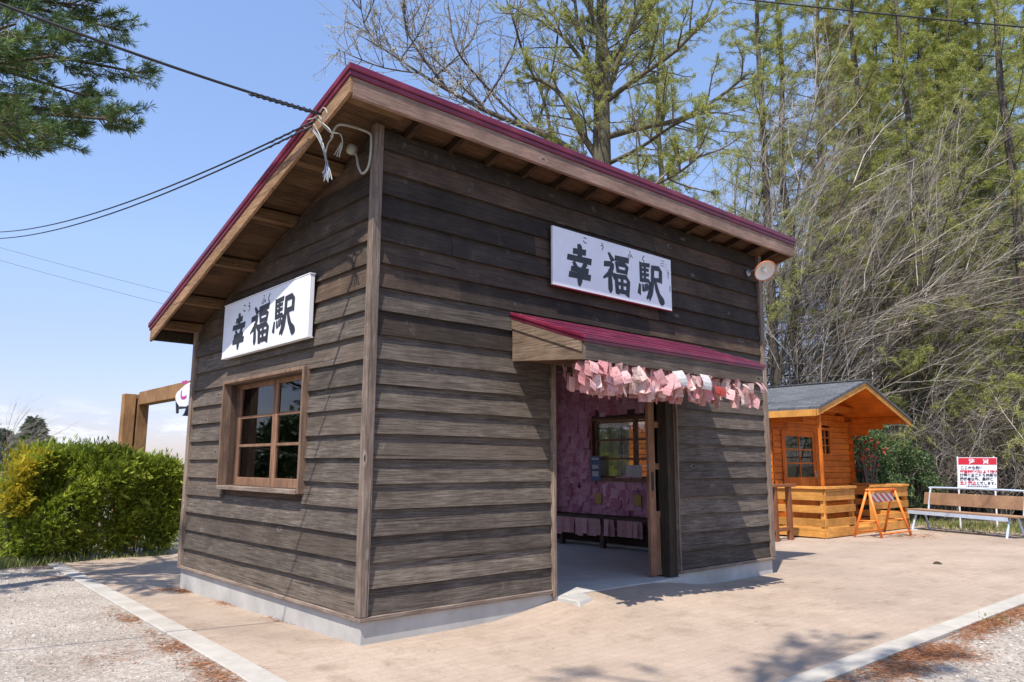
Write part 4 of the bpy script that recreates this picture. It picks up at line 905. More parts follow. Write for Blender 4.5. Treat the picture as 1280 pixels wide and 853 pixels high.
# deck with board railings
q = MB()
for i in range(11): q.box(11.32, 15.4, 1.93+i*.112, 2.035+i*.112, cz+.17, cz+.20, rv(0, 1))
q.box(11.32, 15.4, 1.93, 1.97, cz+.06, cz+.168, .3)
q.build('deck', M['deck_x'], cb)
def rail(a, b_, y0, mtl, axis=0):
    s = MB(); zb = cz+.08; zt = .80
    for z0_, z1_ in ((zb, zb+.17), (zb+.20, zb+.35), (zb+.46, zb+.60), (zb+.70, zt-.06)):
        if axis == 0: s.box(a, b_, y0, y0+.03, z0_, z1_, rv(0, 1))
        else: s.box(y0, y0+.03, a, b_, z0_, z1_, rv(0, 1))
    if axis == 0: s.box(a-.03, b_+.03, y0-.035, y0+.07, zt-.05, zt, rv(0, 1))
    else: s.box(y0-.035, y0+.07, a-.03, b_+.03, zt-.05, zt, rv(0, 1))
    return s.build('railing', mtl, cb, bevel=.003)
rail(11.34, 12.60, 1.86, M['deck_x']); rail(13.50, 15.28, 1.86, M['deck_x']); rail(1.90, 3.9, 11.30, M['deck_y'], 1); rail(1.96, 3.1, 15.32, M['deck_y'], 1)
for (x, y) in ((11.335, 1.892), (12.52, 1.892), (13.51, 1.892), (15.22, 1.892), (11.335, 2.9), (11.335, 3.8)):
    q = MB().box(x, x+.085, y, y+.085, cz-.0, .745, rv(0, 1)); q.build('railing_post', M['deck_z'], cb, bevel=.004)
for x in (11.4, 12.5, 13.6, 14.8):
    q = MB().box(x, x+.38, 1.96, 2.15, cz-.1, cz+.058); q.build('foundation_block', M['concrete'], cb, bevel=.01)
for y in (2.9, 3.8):
    q = MB().box(11.36, 11.55, y, y+.38, cz-.1, cz+.058); q.build('foundation_block', M['concrete'], cb, bevel=.01)

# brown rack in front of the cabin
e_ = empty('wooden_rack', (10.35, 2.28, -.2), 'brown stained two-post wooden rack beside the cabin porch', 'rack')
for x in (10.10, 10.62): q = MB().box(x, x+.09, 2.22, 2.31, -.21, .80, rv(0, 1)); q.build('post', M['brown'], e_, bevel=.004)
q = MB().box(9.75, 10.86, 2.20, 2.33, .80, .855, .5); q.build('top_rail', M['brown'], e_, bevel=.004)
q = MB().box(9.9, 10.71, 2.24, 2.29, -.02, .05, .5); q.build('lower_rail', M['brown'], e_, bevel=.004)

# orange A-frame barrier with striped plate
gz_ = -.185
ba = empty('road_barrier', (12.9, 1.5, gz_), 'orange folding A-frame barrier with red striped plate before the porch', 'barrier')
TL, TR_ = np.array((12.20, 1.42, .71)), np.array((13.22, 1.34, .71))
feet = {'a': (12.10, 1.70), 'b': (12.22, 1.22), 'c': (13.35, 1.64), 'd': (13.32, 1.10)}
for kk, top in (('a', TL), ('b', TL), ('c', TR_), ('d', TR_)):
    q = MB().tube([tuple(top+np.array((0, .02 if kk in 'ac' else -.02, 0))), (*feet[kk], gz_+.012)], .026, 8); q.build('leg', M['barrier'], ba, smooth=True)
for (a, b_) in (((12.10, 1.70), (13.35, 1.64)), ((12.22, 1.22), (13.32, 1.10))):
    q = MB().tube([(*a, gz_+.09), (*b_, gz_+.09)], .018, 8); q.build('cross_bar', M['barrier'], ba, smooth=True)
for (a, b_, t) in (('a', 'b', TL), ('c', 'd', TR_)):
    pa = np.array((*feet[a], gz_)); pb = np.array((*feet[b_], gz_)); q = MB().tube([tuple(pa+(t-pa)*.36), tuple(pb+(t-pb)*.36)], .014, 8); q.build('spreader', M['barrier'], ba, smooth=True)
q = MB().tube([tuple(TL+np.array((-.03, -.02, .02))), tuple(TR_+np.array((.03, -.02, .02)))], .024, 8).tube([tuple(TL+np.array((-.03, .02, .02))), tuple(TR_+np.array((.03, .02, .02)))], .024, 8); q.build('top_bar', M['barrier'], ba, smooth=True)
m, n, b = mat('striped_plate', (.7, .7, .7), .5); M['stripe'] = m
g = N(n, 'ShaderNodeTexCoord'); wv = N(n, 'ShaderNodeTexWave', Scale=3.2, bands_direction='DIAGONAL'); n.links.new(g.outputs['Object'], wv.inputs[0])
r_ = n.nodes.new('ShaderNodeValToRGB'); r_.color_ramp.interpolation = 'CONSTANT'; r_.color_ramp.elements[0].color = (.24, .035, .03, 1); r_.color_ramp.elements[1].position = .5; r_.color_ramp.elements[1].color = (.30, .27, .27, 1)
n.links.new(wv.outputs['Fac'], r_.inputs[0]); n.links.new(r_.outputs[0], b.inputs['Base Color'])
q = MB().hexa(((12.28, 1.355, .50), (13.10, 1.29, .50), (13.10, 1.31, .50), (12.28, 1.375, .50), (12.28, 1.375, .66), (13.10, 1.31, .66), (13.10, 1.33, .66), (12.28, 1.395, .66))); q.build('striped_plate', M['stripe'], ba)

# bench by the wood
bd = np.array((13.85-14.9, -.45-1.62)); bl = np.linalg.norm(bd); bx = np.array((*(bd/bl), 0)); by = np.array((-bx[1], bx[0], 0))   # along, towards the wood
if by[0] < 0: by = -by
bo = np.array((14.9, 1.62, -.20))
bn = empty('park_bench', tuple(bo+bx*bl/2), 'wooden bench with pale blue steel frame at the edge of the wood', 'bench')
def BP(a, f, z_): return tuple(bo+bx*a+by*f+np.array((0, 0, z_)))
def bbox(s, a0, a1, f0, f1, z0, z1, rnd, lean=0.): s.hexa((BP(a0, f0, z0), BP(a1, f0, z0), BP(a1, f1, z0), BP(a0, f1, z0), BP(a0, f0+lean, z1), BP(a1, f0+lean, z1), BP(a1, f1+lean, z1), BP(a0, f1+lean, z1)), rnd)
q = MB(); ext = .22
for i in range(3): bbox(q, -ext, bl+ext, .0+i*.125, .118+i*.125, .43, .465, rv(0, 1))
q.build('seat', M['bench_wood'], bn, bevel=.004)
q = MB(); bbox(q, -ext+.05, bl+ext, .44, .475, .56, .82, .3, .05); q.build('backrest', M['bench_wood'], bn, bevel=.004)
q = MB(); bbox(q, -.15, bl+.05, -.02, .0, .36, .432, .3); q.build('seat_rail', M['bench_metal'], bn)
q = MB().tube(spl([BP(-.02, .42, .42), BP(-.02, .50, .80), BP(-.0, .52, .90), BP(.12, .53, .93), BP(bl-.12, .53, .93), BP(bl, .52, .90), BP(bl+.02, .50, .80), BP(bl+.02, .42, .42)], 5), .022, 8); q.build('back_frame', M['bench_metal'], bn, smooth=True)
for a in (.0, bl):
    for (f0, f1) in ((.10, -.02), (.30, .42)):
        q = MB().tube([BP(a, f0, .43), BP(a+(.0 if a else -.05), f1, .03)], .022, 8); bbox(q, a-.05, a+.05, f1-.05, f1+.05, .012, .03, .2); q.build('leg', M['bench_metal'], bn)

# red and white notice on stakes
P0 = np.array(on(1197, 572, 0, 15.6)); P1 = np.array(on(1246, 574, 0, 16.1)); PB = np.array(on(1192, 610, 0, 15.6))
nb_ = empty('notice_sign', (float(P0[0]), float(P0[1]), -.2), 'white notice with red header on stakes behind the bench', 'sign')
ux = P1-P0; ux[2] = 0; sw_ = np.linalg.norm(ux); ux = ux/sw_; uz = np.array((0, 0, 1.)); nn = np.cross(ux, uz)
h_ = float(P0[2]-PB[2]); O = np.array((P0[0], P0[1], P0[2])); tilt = -ux*.06
def NP(a, z_, o): return O+ux*a*sw_-uz*z_*h_+nn*o+tilt*z_
def npl(s, a0, a1, z0, z1, o0, o1):
    s.hexa([tuple(NP(a, z_, o)) for (a, z_, o) in ((a0, z1, o0), (a1, z1, o0), (a1, z1, o1), (a0, z1, o1), (a0, z0, o0), (a1, z0, o0), (a1, z0, o1), (a0, z0, o1))])
q = MB(); npl(q, 0, 1, 0, 1, .0, .012); q.build('panel', M['white_board'], nb_)
q = MB(); npl(q, .01, .99, .015, .235, .0125, .016); q.build('header', M['red_ink'], nb_)
for a in (.0, .93):
    q = MB(); q.tube([tuple(NP(a, -.03, -.02)), (*(NP(a, 1, -.02)[:2]+np.array((-.02, 0))), -.3)], .018, 6); q.build('stake', M['sign_side'], nb_)
def ntext(body, a, z_, size, mtl, o=.0165, bold=.0): text_mesh('lettering', body, size*h_, tuple(NP(a, z_, o)), tuple(ux), (0, 0, 1), mtl, nb_, bold=bold)
ntext('注', .28, .20, .19, M['white_board'], .0185, .004); ntext('意', .64, .20, .19, M['white_board'], .0185, .004)
ntext('ここから先は', .07, .38, .115, M['ink'], bold=.003); ntext('家畜伝染病による防疫', .06, .51, .115, M['red_ink'], bold=.004); ntext('で', .86, .51, .10, M['ink'])
ntext('消毒をおこなう場所で', .06, .63, .112, M['ink'], bold=.003); ntext('関係者以外、農場に', .06, .75, .112, M['ink'], bold=.003)
ntext('立入禁止', .06, .88, .125, M['red_ink'], bold=.004); ntext('と致します。', .48, .88, .11, M['ink'], bold=.002); ntext('十勝地区家畜衛生協議会', .2, .965, .065, M['ink'])

# ------------------------------------------------------------------ bell arch behind the hedge
ar = empty('bell_arch', (1.1, 10.0, -.28), 'brown timber bell arch of twin posts behind the hedge', 'arch')
for x in (.80, 1.035): q = MB().box(x, x+.20, 9.95, 10.15, -.3, 2.47, rv(0, 1)); q.build('post', M['arch'], ar, bevel=.006)
q = MB(); q.hexa(((1.04, 4.9, 2.27), (1.24, 4.9, 2.27), (1.24, 9.94, 2.27), (1.04, 9.94, 2.27), (1.04, 4.9, 2.52), (1.24, 4.9, 2.52), (1.24, 9.94, 2.51), (1.04, 9.94, 2.51)), .4); q.build('beam', M['arch'], ar, bevel=.006)
for x in (.80, 1.035): q = MB().box(x, x+.20, 4.7, 4.899, -.3, 2.47, rv(0, 1)); q.build('post', M['arch'], ar, bevel=.006)
pc = np.array(on(238, 495, 0, .98)); pw = abs(on(221, 495, 0, .98)[1]-pc[1])
pl_ = empty('hanging_plaque', (.98, float(pc[1]), float(pc[2])), 'white rounded plaque with pink lettering hanging from the bell arch', 'plaque')
th = [i*2*math.pi/28 for i in range(28)]
poly = [(.98, pc[1]-pw*math.cos(t)*(1+.10*abs(math.cos(t))), pc[2]+.19*math.sin(t)+.03*abs(math.cos(2*t))) for t in th]
q = MB().prism(poly, (.03, 0, 0)); q.build('board', M['white_board'], pl_)
text_mesh('lettering', 'こうふく', pw*.62, (.977, pc[1]+pw*.80, pc[2]-.02), (0, -1, 0), (0, 0, 1), M['pink_ink'], pl_, bold=.008)
be = empty('bell', (1.0, float(pc[1])+.12, float(pc[2])-.34), 'small dark bell hanging below the plaque on the arch', 'bell')
q = MB().lathe([(.02, .14), (.05, .12), (.065, .05), (.08, .0), (.105, -.03), (.095, -.03), (.07, .0)], 20, Matrix.Translation((1.0, pc[1]+.05, pc[2]-.28))); q.build('bell_body', M['black_cable'], be, smooth=True)
q = MB().bar((1.0, pc[1]+pw*1.05, pc[2]-.04), (1.0, pc[1]+pw*.95, pc[2]-.24), .03, .05).bar((1.0, pc[1]+pw*.9, pc[2]-.16), (1.0, pc[1]-.1, pc[2]-.17), .03, .04); q.build('bracket', M['black_cable'], be)

# ------------------------------------------------------------------ vegetation
def unit(v): v = np.array(v, float); return v/(np.linalg.norm(v)+1e-9)
class Tri:                                           # fast collector for many small tubes and leaves
    def __init__(s): s.mb = MB()
    def tube(s, P, r0, r1, n=3, c=None):
        m_ = len(P); s.mb.tube(P, [r0+(r1-r0)*i/(m_-1) for i in range(m_)], n, cap=False, rnd=random.random() if c is None else c)
def leaf(s, p, d, ln, w, rnd):                       # narrow leaf card along d
    d = d/(np.linalg.norm(d)+1e-9); a = np.random.uniform(-1, 1, 3); x = np.cross(d, a); x = x/(np.linalg.norm(x)+1e-9)*w/2
    e = p+d*ln; s.cur = rnd; k = len(s.v); mid = p+d*ln*.5
    s.v += [tuple(p), tuple(mid+x), tuple(e), tuple(mid-x)]; s.face(k, k+1, k+2, k+3)
np.random.seed(5)
def grow(T, p, d, ln, r, lev, spec, leaves=None):
    nseg = spec['seg'][lev]; P = [np.array(p)]; d = unit(d)
    for i in range(nseg):
        d = unit(d+np.random.normal(0, spec['wob'][lev], 3)+np.array((0, 0, spec['up'][lev]))/nseg+np.array(spec.get('lean', (0, 0, 0)))/nseg)
        P.append(P[-1]+d*ln/nseg)
    T[lev > 0].tube(P, r, r*(.45 if lev < spec['max'] else .3), spec['sides'][lev])
    if leaves and lev >= leaves['lev']:
        for i in range(leaves['n']):
            t = np.random.rand()**.8*nseg; k = min(int(t), nseg-1); q = P[k]+(P[k+1]-P[k])*(t-k)
            base = np.random.rand()
            for j in range(leaves['tuft']): leaf(leaves['mb'], q+np.random.normal(0, .012, 3), np.random.normal(0, 1, 3)+np.array((0, 0, .2)), leaves['len']*np.random.uniform(.6, 1.3), leaves['w'], min(1, max(0, base+np.random.normal(0, .2))))
    if lev < spec['max']:
        n_ = spec['kids'][lev]
        for i in range(n_):
            t = spec['start'][lev]+(1-spec['start'][lev])*(i+np.random.rand())/n_; t = min(t, .999)*nseg; k = int(t); q = P[k]+(P[k+1]-P[k])*(t-k)
            dd = unit(P[k+1]-P[k]); a = np.random.normal(0, 1, 3); side = unit(a-dd*(a@dd)); ang = spec['ang'][lev]*np.random.uniform(.7, 1.25)
            f = 1-.55*(t/nseg)
            grow(T, q, dd*math.cos(ang)+side*math.sin(ang), ln*spec['ratio'][lev]*f*np.random.uniform(.7, 1.2), r*spec['rr'][lev]*(1-.4*t/nseg), lev+1, spec, leaves)
def bare_tree(name, label, cat_, seed, stems, H, spec, tm, bm):
    np.random.seed(seed); random.seed(seed); T = (Tri(), Tri())
    for i in range(stems):
        a = 2*math.pi*i/stems+np.random.rand(); tilt = np.random.uniform(.05, .42) if stems > 1 else .04
        grow(T, (.15*math.cos(a)*(stems > 1), .15*math.sin(a)*(stems > 1), -.05), (math.sin(tilt)*math.cos(a), math.sin(tilt)*math.sin(a), math.cos(tilt)), H*np.random.uniform(.75, 1.1), spec['r0'], 0, spec)
    e = empty(name, (0, 0, 0), label, cat_)
    T[0].mb.build('trunk', bm, e); T[1].mb.build('crown', tm, e); return e
SHR = dict(seg=(7, 6, 4, 3), wob=(.07, .07, .10, .14), up=(.18, .2, .2, .1), sides=(5, 3, 3, 3), max=3, kids=(13, 9, 4), start=(.18, .2, .2), ang=(.60, .55, .6), ratio=(.50, .50, .5), rr=(.38, .45, .6), r0=.030)
shrubs = [bare_tree('bare_tree', 'x', 'tree', 100+i, 5, 8.0, dict(SHR, lean=((.55, -.48, -.1), (.8, -.7, -.25), (.35, -.3, 0))[i]), M['twig'], M['bark']) for i in range(3)]
UND = dict(seg=(5, 4, 3), wob=(.14, .2, .25), up=(.1, .2, .05), sides=(4, 3, 3), max=2, kids=(9, 6), start=(.15, .15), ang=(.7, .8), ratio=(.5, .5), rr=(.5, .55), r0=.016)
WHP = dict(SHR, kids=(17, 10, 5), r0=.024, rr=(.5, .5, .6), wob=(.06, .06, .09, .14), ratio=(.46, .5, .5), start=(.3, .15, .2), lean=(.42, -.36, .15))
shrubs.append(bare_tree('bare_tree', 'x', 'tree', 110, 7, 11.0, WHP, M['twig'], M['twig']))
und = [bare_tree('bare_shrub', 'x', 'shrub', 140+i, 10, 2.6, UND, M['twig'], M['dark_twig']) for i in range(2)]

def bulk(mb, P, D, L, w, c):                         # many leaf cards at once
    n_ = len(P); D = D/(np.linalg.norm(D, axis=1, keepdims=True)+1e-9); X = np.cross(D, np.random.uniform(-1, 1, (n_, 3))); X = X/(np.linalg.norm(X, axis=1, keepdims=True)+1e-9)*w/2
    Mi = P+D*L[:, None]*.5; V = np.stack((P, Mi+X, P+D*L[:, None], Mi-X), 1).reshape(-1, 3); k = len(mb.v)
    mb.v += V.tolist(); mb.f += (np.arange(n_*4).reshape(n_, 4)+k).tolist(); mb.a += np.clip(c, 0, 1).tolist()
def larch(seed, H, leaf_mat, lo_green=.32, dens=1.0):
    np.random.seed(seed); random.seed(seed)
    tr, br_, lf = MB(), MB(), MB()
    P = [np.array((np.random.normal(0, .03)*i*.3, np.random.normal(0, .03)*i*.3, H*i/12-.1)) for i in range(13)]
    tr.tube(P, [.165*(1-i/12.6)+.012 for i in range(13)], 10, rnd=.3)
    tr.lathe([(.34, -.1), (.25, .15), (.205, .5)], 10)
    nbr = int(115*dens)
    for i in range(nbr):
        h = H*(.06+.93*((i+np.random.rand())/nbr)**1.15); f = h/H; k = min(int(f*12), 11); base = P[k]+(P[k+1]-P[k])*(f*12-k)
        az = i*2.4+np.random.normal(0, .4); L = (2.9*(1-f)**.75+.35)*np.random.uniform(.6, 1.15)
        if f < lo_green: L *= .75
        d = np.array((math.cos(az), math.sin(az), .15+.45*f-.1*(f < lo_green))); d = unit(d); pts = [base]
        for s_ in range(5):
            d = unit(d+np.random.normal(0, .07, 3)+np.array((0, 0, -.06+.05*s_*(f > .3)))); pts.append(pts[-1]+d*L/5)
        c_ = np.random.rand(); br_.tube(pts, [.028*(1-f*.6)*(1-q/5.6)+.004 for q in range(6)], 4, cap=False, rnd=c_)
        ntw = 10
        for t in range(ntw):
            u = (t+np.random.rand())/ntw*4.6+.4; kk = min(int(u), 4); q0 = pts[kk]+(pts[kk+1]-pts[kk])*(u-kk)
            dd = unit(pts[kk+1]-pts[kk]); sd = np.random.normal(0, 1, 3); sd = unit(sd-dd*(sd@dd))
            l2 = L*.26*np.random.uniform(.5, 1.2); tp = [q0, q0+(dd*.6+sd*.7)*l2*.5, q0+(dd*.6+sd*.7)*l2*.85+np.array((0, 0, -.22*l2))]
            br_.tube(tp, [.007, .005, .003], 3, cap=False, rnd=np.random.rand())
            if f > lo_green and np.random.rand() < .92:
                nl_ = 62; v_ = np.random.rand(nl_)*2; k2 = np.minimum(v_.astype(int), 1); TP = np.array(tp); fr_ = (v_-k2)[:, None]
                Q = TP[k2]*(1-fr_)+TP[k2+1]*fr_+np.random.normal(0, .03, (nl_, 3))
                bulk(lf, Q, np.random.normal(0, 1, (nl_, 3)), np.random.uniform(.06, .14, nl_), .014, np.random.rand()*.6+np.random.rand(nl_)*.4)
    e = empty('larch_tree', (0, 0, 0), 'x', 'tree')
    tr.build('trunk', M['bark'], e, smooth=True); br_.build('branches', M['dark_twig'], e); lf.build('foliage', leaf_mat, e); return e
LA = [larch(201, 19, M['larch_green'], .34), larch(202, 22, M['larch_green'], .26), larch(203, 18, M['larch_olive'], .30), larch(204, 21, M['larch_green'], .10, 1.2)]

used = set()
def plant(protos, k, u, d, sc, rz, label, group=None):
    src = protos[k]; p = away(u, 578, d); loc = (p[0], p[1], ground_z(p[0], p[1])-.03)
    if src.name not in used:
        used.add(src.name); o = src; o.location = loc; o.rotation_euler = (0, 0, rz); o.scale = (sc,)*3; o['label'] = label
    else: o = copy_tree(src, loc, rz, sc, label)
    if group: o['group'] = group
    elif 'group' in o.keys(): del o['group']
    return o
rt = random.Random(4)
GRP = 'larch trees of the wood'
for (u, d, k, sc, lab) in (
    (838, 24, 0, 1.0, 'slim green larch right of the big branching larch behind the roof'),
    (975, 22.3, 1, .95, 'stout larch with bare lower trunk left of the cabin ridge'),
    (1003, 23.5, 0, 1.05, 'larch with grey trunk just right of the stoutest trunk by the cabin'),
    (1056, 25, 2, 1.1, 'thin larch trunk rising directly above the cabin ridge'),
    (1108, 25, 3, 1.0, 'leafy larch above the right eave of the cabin'),
    (1168, 24, 3, .95, 'bright green larch standing left of the red and white notice'),
    (1236, 27, 1, 1.0, 'tall larch trunk showing at the upper right above the notice'),
    (1262, 29, 3, 1.1, 'larch at the far right with leafy lower boughs'),
    (1305, 24, 3, 1.0, 'larch at the right border of the picture')):
    plant(LA, k, u, d, sc, rt.uniform(0, 6), lab)
for (u, d, k) in ((1082, 33, 3), (1132, 31, 1), (1150, 38, 2), (1200, 34, 3), (1222, 41, 1), (1290, 35, 2), (1340, 31, 0), (1120, 44, 3), (1180, 46, 3), (1260, 45, 2), (1370, 37, 3), (1235, 33, 3), (1100, 38, 1), (1160, 28, 3), (1195, 27, 3), (1215, 29, 3), (1275, 27.5, 3), (1130, 29, 3), (1245, 31, 3), (1072, 29, 3), (1330, 42, 3)):
    plant(LA, k, u, d, rt.uniform(.9, 1.15), rt.uniform(0, 6), 'larch tree among others deeper in the wood', GRP)
GB = 'bare trees at the edge of the wood'
for (u, d, k, sc) in ((905, 25, 0, 1.55), (940, 23.4, 1, 1.75), (985, 22.6, 0, 1.7), (1035, 23.5, 2, 1.5), (1062, 26.5, 1, 1.6), (1090, 23, 0, 1.15), (1122, 24, 2, 1.45), (1150, 22.2, 1, 1.0), (1180, 24.5, 0, 1.2), (1235, 23.5, 1, 1.15), (1318, 21, 1, 1.0), (1108, 30, 1, 1.2), (1215, 32, 2, 1.2), (870, 30, 2, 1.2), (925, 27, 2, 1.6), (890, 28, 1, 1.5), (1010, 28, 2, 1.5), (956, 23.3, 3, 1.1), (1012, 24.2, 3, 1.15), (1070, 24.6, 3, 1.0)):
    plant(shrubs, k, u, d+(1.0 if u > 1050 else 0), sc, rt.uniform(-.6, .6), 'bare many-stemmed tree with pale twigs in the wood', GB)
GU = 'bare undergrowth shrubs'
for i in range(34):
    u = 1062+rt.random()*270; d = 23.2+rt.random()*6
    plant(und, rt.randrange(2), u, d, rt.uniform(.8, 1.4), rt.uniform(0, 6), 'low bare brushwood shrub in front of the trees', GU)

# big larch with heavy limbs behind the roof
np.random.seed(31); random.seed(31)
TB, LB = (Tri(), Tri()), MB(); D0 = 15.5
bp = away(752, 578, D0)
bl_ = empty('larch_tree', (bp[0], bp[1], ground_z(*bp[:2])), 'big larch with heavy spreading limbs and fresh green haze behind the roof', 'tree')
trunk = [away(752, v, D0) for v in (600, 420, 300, 200, 120, 50, -40, -140, -260)]; trunk[0] = (bp[0], bp[1], -.4)
TB[0].mb.tube(trunk, [.34, .27, .235, .205, .17, .13, .10, .07, .02], 12, rnd=.3)
LSP = dict(seg=(6, 5, 4, 3), wob=(.06, .11, .16, .2), up=(.1, .2, .1, 0.), sides=(6, 4, 3, 3), max=3, kids=(9, 6, 4), start=(.2, .2, .2), ang=(.7, .75, .8), ratio=(.42, .45, .5), rr=(.4, .45, .55), r0=.1)
lv = dict(lev=2, n=6, tuft=4, len=.055, w=.010, mb=LB)
limbs = [([(748, 200), (726, 165), (702, 120), (680, 103), (664, 98)], .085, 0), ([(756, 172), (800, 160), (847, 150), (897, 123), (935, 92)], .075, .3), ([(754, 130), (792, 101), (847, 62), (885, 20)], .07, -.4), ([(760, 205), (800, 185), (840, 158), (880, 140)], .05, -.6),
         ([(752, 150), (738, 90), (722, 30), (716, -40)], .07, .4), ([(754, 135), (775, 70), (800, 0), (815, -60)], .07, -.2), ([(750, 110), (716, 60), (680, 20), (650, -30)], .055, .6), ([(755, 90), (790, 40), (835, -20)], .05, .5), ([(752, 235), (700, 222), (660, 205)], .045, .8), ([(751, 60), (735, 0), (728, -60)], .05, -.5), ([(752, 260), (800, 240), (850, 215), (880, 190)], .04, -.9)]
for (pp, r_, skew) in limbs:
    P = [np.array(away(u, v, D0+skew*i*.55)) for i, (u, v) in enumerate(pp)]; P = spl(P, 3)
    TB[0].mb.tube(P, [r_*(1-.72*i/len(P)) for i in range(len(P))], 7, rnd=random.random())
    for i in range(15):
        t = .18+.8*(i+np.random.rand())/15; k = min(int(t*(len(P)-1)), len(P)-2); q = P[k]; dd = unit(P[k+1]-P[k]); a = np.random.normal(0, 1, 3); sd = unit(a-dd*(a@dd))
        grow(TB, q, dd*.6+sd*.8+np.array((0, 0, .15)), np.random.uniform(.7, 1.6)*(1.2-.5*t), .022, 1, LSP, lv)
for i in range(46):
    t = np.random.rand(); a = np.array(trunk[2])*(1-t)+np.array(trunk[7])*t; az = np.random.rand()*6.28
    grow(TB, a, (math.cos(az), math.sin(az), .35), np.random.uniform(.7, 1.6), .02, 1, LSP, lv)
TB[0].mb.build('trunk', M['bark_green'], bl_, smooth=True); TB[1].mb.build('branches', M['dark_twig'], bl_); LB.build('foliage', M['larch_green'], bl_)

# bare tree leaning out to the left behind the roof
np.random.seed(41); random.seed(41); T2, L2 = (Tri(), Tri()), MB(); D1 = 17.0
p0 = away(775, 578, D1)
lt = empty('bare_tree', (p0[0], p0[1], ground_z(*p0[:2])), 'leaning leafless tree whose limb reaches left over the roof ridge', 'tree')
main = [(p0[0], p0[1], -.4)]+[away(u, v, D1) for (u, v) in ((778, 430), (770, 300), (745, 225), (705, 182), (655, 158), (610, 140), (560, 113), (525, 92), (480, 62), (445, 42))]
main = spl(main, 3); T2[0].mb.tube(main, [.15*(1-i/len(main))**1.15+.006 for i in range(len(main))], 8, rnd=.4)
L2d = dict(lev=3, n=4, tuft=2, len=.06, w=.02, mb=L2)
BSP = dict(seg=(6, 6, 4, 3), wob=(.06, .12, .16, .2), up=(.2, .45, .3, .1), sides=(6, 5, 3, 3), max=3, kids=(9, 8, 4), start=(.2, .15, .2), ang=(.7, .7, .75), ratio=(.42, .42, .5), rr=(.4, .45, .55), r0=.1)
subs = [([(690, 175), (678, 120), (655, 70), (640, 20), (622, -30)], .045), ([(655, 158), (600, 100), (570, 60), (560, 10)], .04), ([(560, 113), (520, 60), (505, 20), (510, -30)], .035), ([(610, 140), (560, 90), (515, 45), (500, 0)], .03), ([(525, 92), (480, 85), (440, 70), (420, 60)], .022), ([(480, 62), (455, 30), (450, -20)], .02), ([(700, 182), (640, 165), (580, 130), (540, 118)], .02), ([(600, 135), (640, 70), (650, 10), (655, -40)], .03), ([(670, 165), (690, 90), (700, 20), (705, -30)], .035), ([(540, 100), (590, 50), (600, 0)], .025), ([(500, 75), (530, 30), (540, -20)], .022)]
for (pp, r_) in subs:
    P = spl([np.array(away(u, v, D1+np.random.normal(0, .25)*i)) for i, (u, v) in enumerate(pp)], 3)
    T2[0].mb.tube(P, [r_*(1-.75*i/len(P)) for i in range(len(P))], 5, rnd=random.random())
    for i in range(20):
        t = .12+.86*(i+np.random.rand())/20; k = min(int(t*(len(P)-1)), len(P)-2); dd = unit(P[k+1]-P[k]); a = np.random.normal(0, 1, 3); sd = unit(a-dd*(a@dd))
        grow(T2, P[k], dd*.7+sd*.7+np.array((-.1, 0, .1)), np.random.uniform(.7, 1.5), .012, 2, BSP, dict(L2d, lev=2))
for i in range(16):
    k = 9+int(i*1.4); 
    if k < len(main)-1: grow(T2, main[k], unit(main[k+1]-main[k])+np.random.normal(0, .6, 3)+np.array((0, 0, .4)), np.random.uniform(1., 1.9), .02, 1, BSP, dict(L2d, lev=3))
T2[0].mb.build('trunk', M['bark'], lt, smooth=True); T2[1].mb.build('branches', M['dark_twig'], lt); L2.build('buds', M['bud'], lt)

# pine at the upper left, its trunk outside the picture
def pine(base, branch_list, label, seed, H, ncl=1.0):
    np.random.seed(seed); random.seed(seed); tb, tw_, nd = MB(), MB(), MB(); base = np.array(base, float)
    e = empty('pine_tree', tuple(base), label, 'tree')
    tb.tube([base+np.array((0, 0, H*i/8-.1)) for i in range(9)], [.19*(1-i/9)+.02 for i in range(9)], 10, rnd=.4)
    for (tip, drop) in branch_list:
        tip = np.array(tip, float); h = max(1.0, tip[2]-drop); st_ = np.array((base[0], base[1], h)); L = np.linalg.norm(tip-st_)
        P = spl([st_, st_+(tip-st_)*.4+np.array((0, 0, .06*L)), st_+(tip-st_)*.75+np.array((0, 0, .03*L)), tip], 3); m_ = len(P)
        tb.tube(P, [.035*(1-.85*i/m_)+.004 for i in range(m_)], 5, rnd=random.random())
        for i in range(int(L*11*ncl)):
            t = .16+.84*np.random.rand(); k = min(int(t*(m_-1)), m_-2); q = P[k]+(P[k+1]-P[k])*np.random.rand(); dd = unit(P[k+1]-P[k])
            a = np.random.normal(0, 1, 3)*np.array((1, 1, .35)); sd = unit(a-dd*(a@dd)); l2 = np.random.uniform(.2, .62)*(1.15-.75*t)+.08
            tp = [q, q+(dd*.65+sd*.75)*l2*.55, q+(dd*.8+sd*.6+np.array((0, 0, .12)))*l2]; tw_.tube(tp, [.008, .006, .004], 4, cap=False, rnd=random.random())
            for j in range(int(3+l2*9)):
                v_ = .5+1.5*np.random.rand() if j else 2.; k2 = min(int(v_), 1); c_ = tp[k2]+(tp[k2+1]-tp[k2])*(v_-k2); ax_ = unit(tp[k2+1]-tp[k2]); b0 = np.random.rand()*.75
                for w_ in range(15): leaf(nd, c_, ax_*.75+np.random.normal(0, .55, 3), np.random.uniform(.08, .13), .0085, min(1, b0+np.random.rand()*.3))
    tb.build('trunk', M['bark'], e, smooth=True); tw_.build('twigs', M['dark_twig'], e); nd.build('needles', M['pine_green'], e); return e
PB_ = (-3.15, 4.9, -.22)
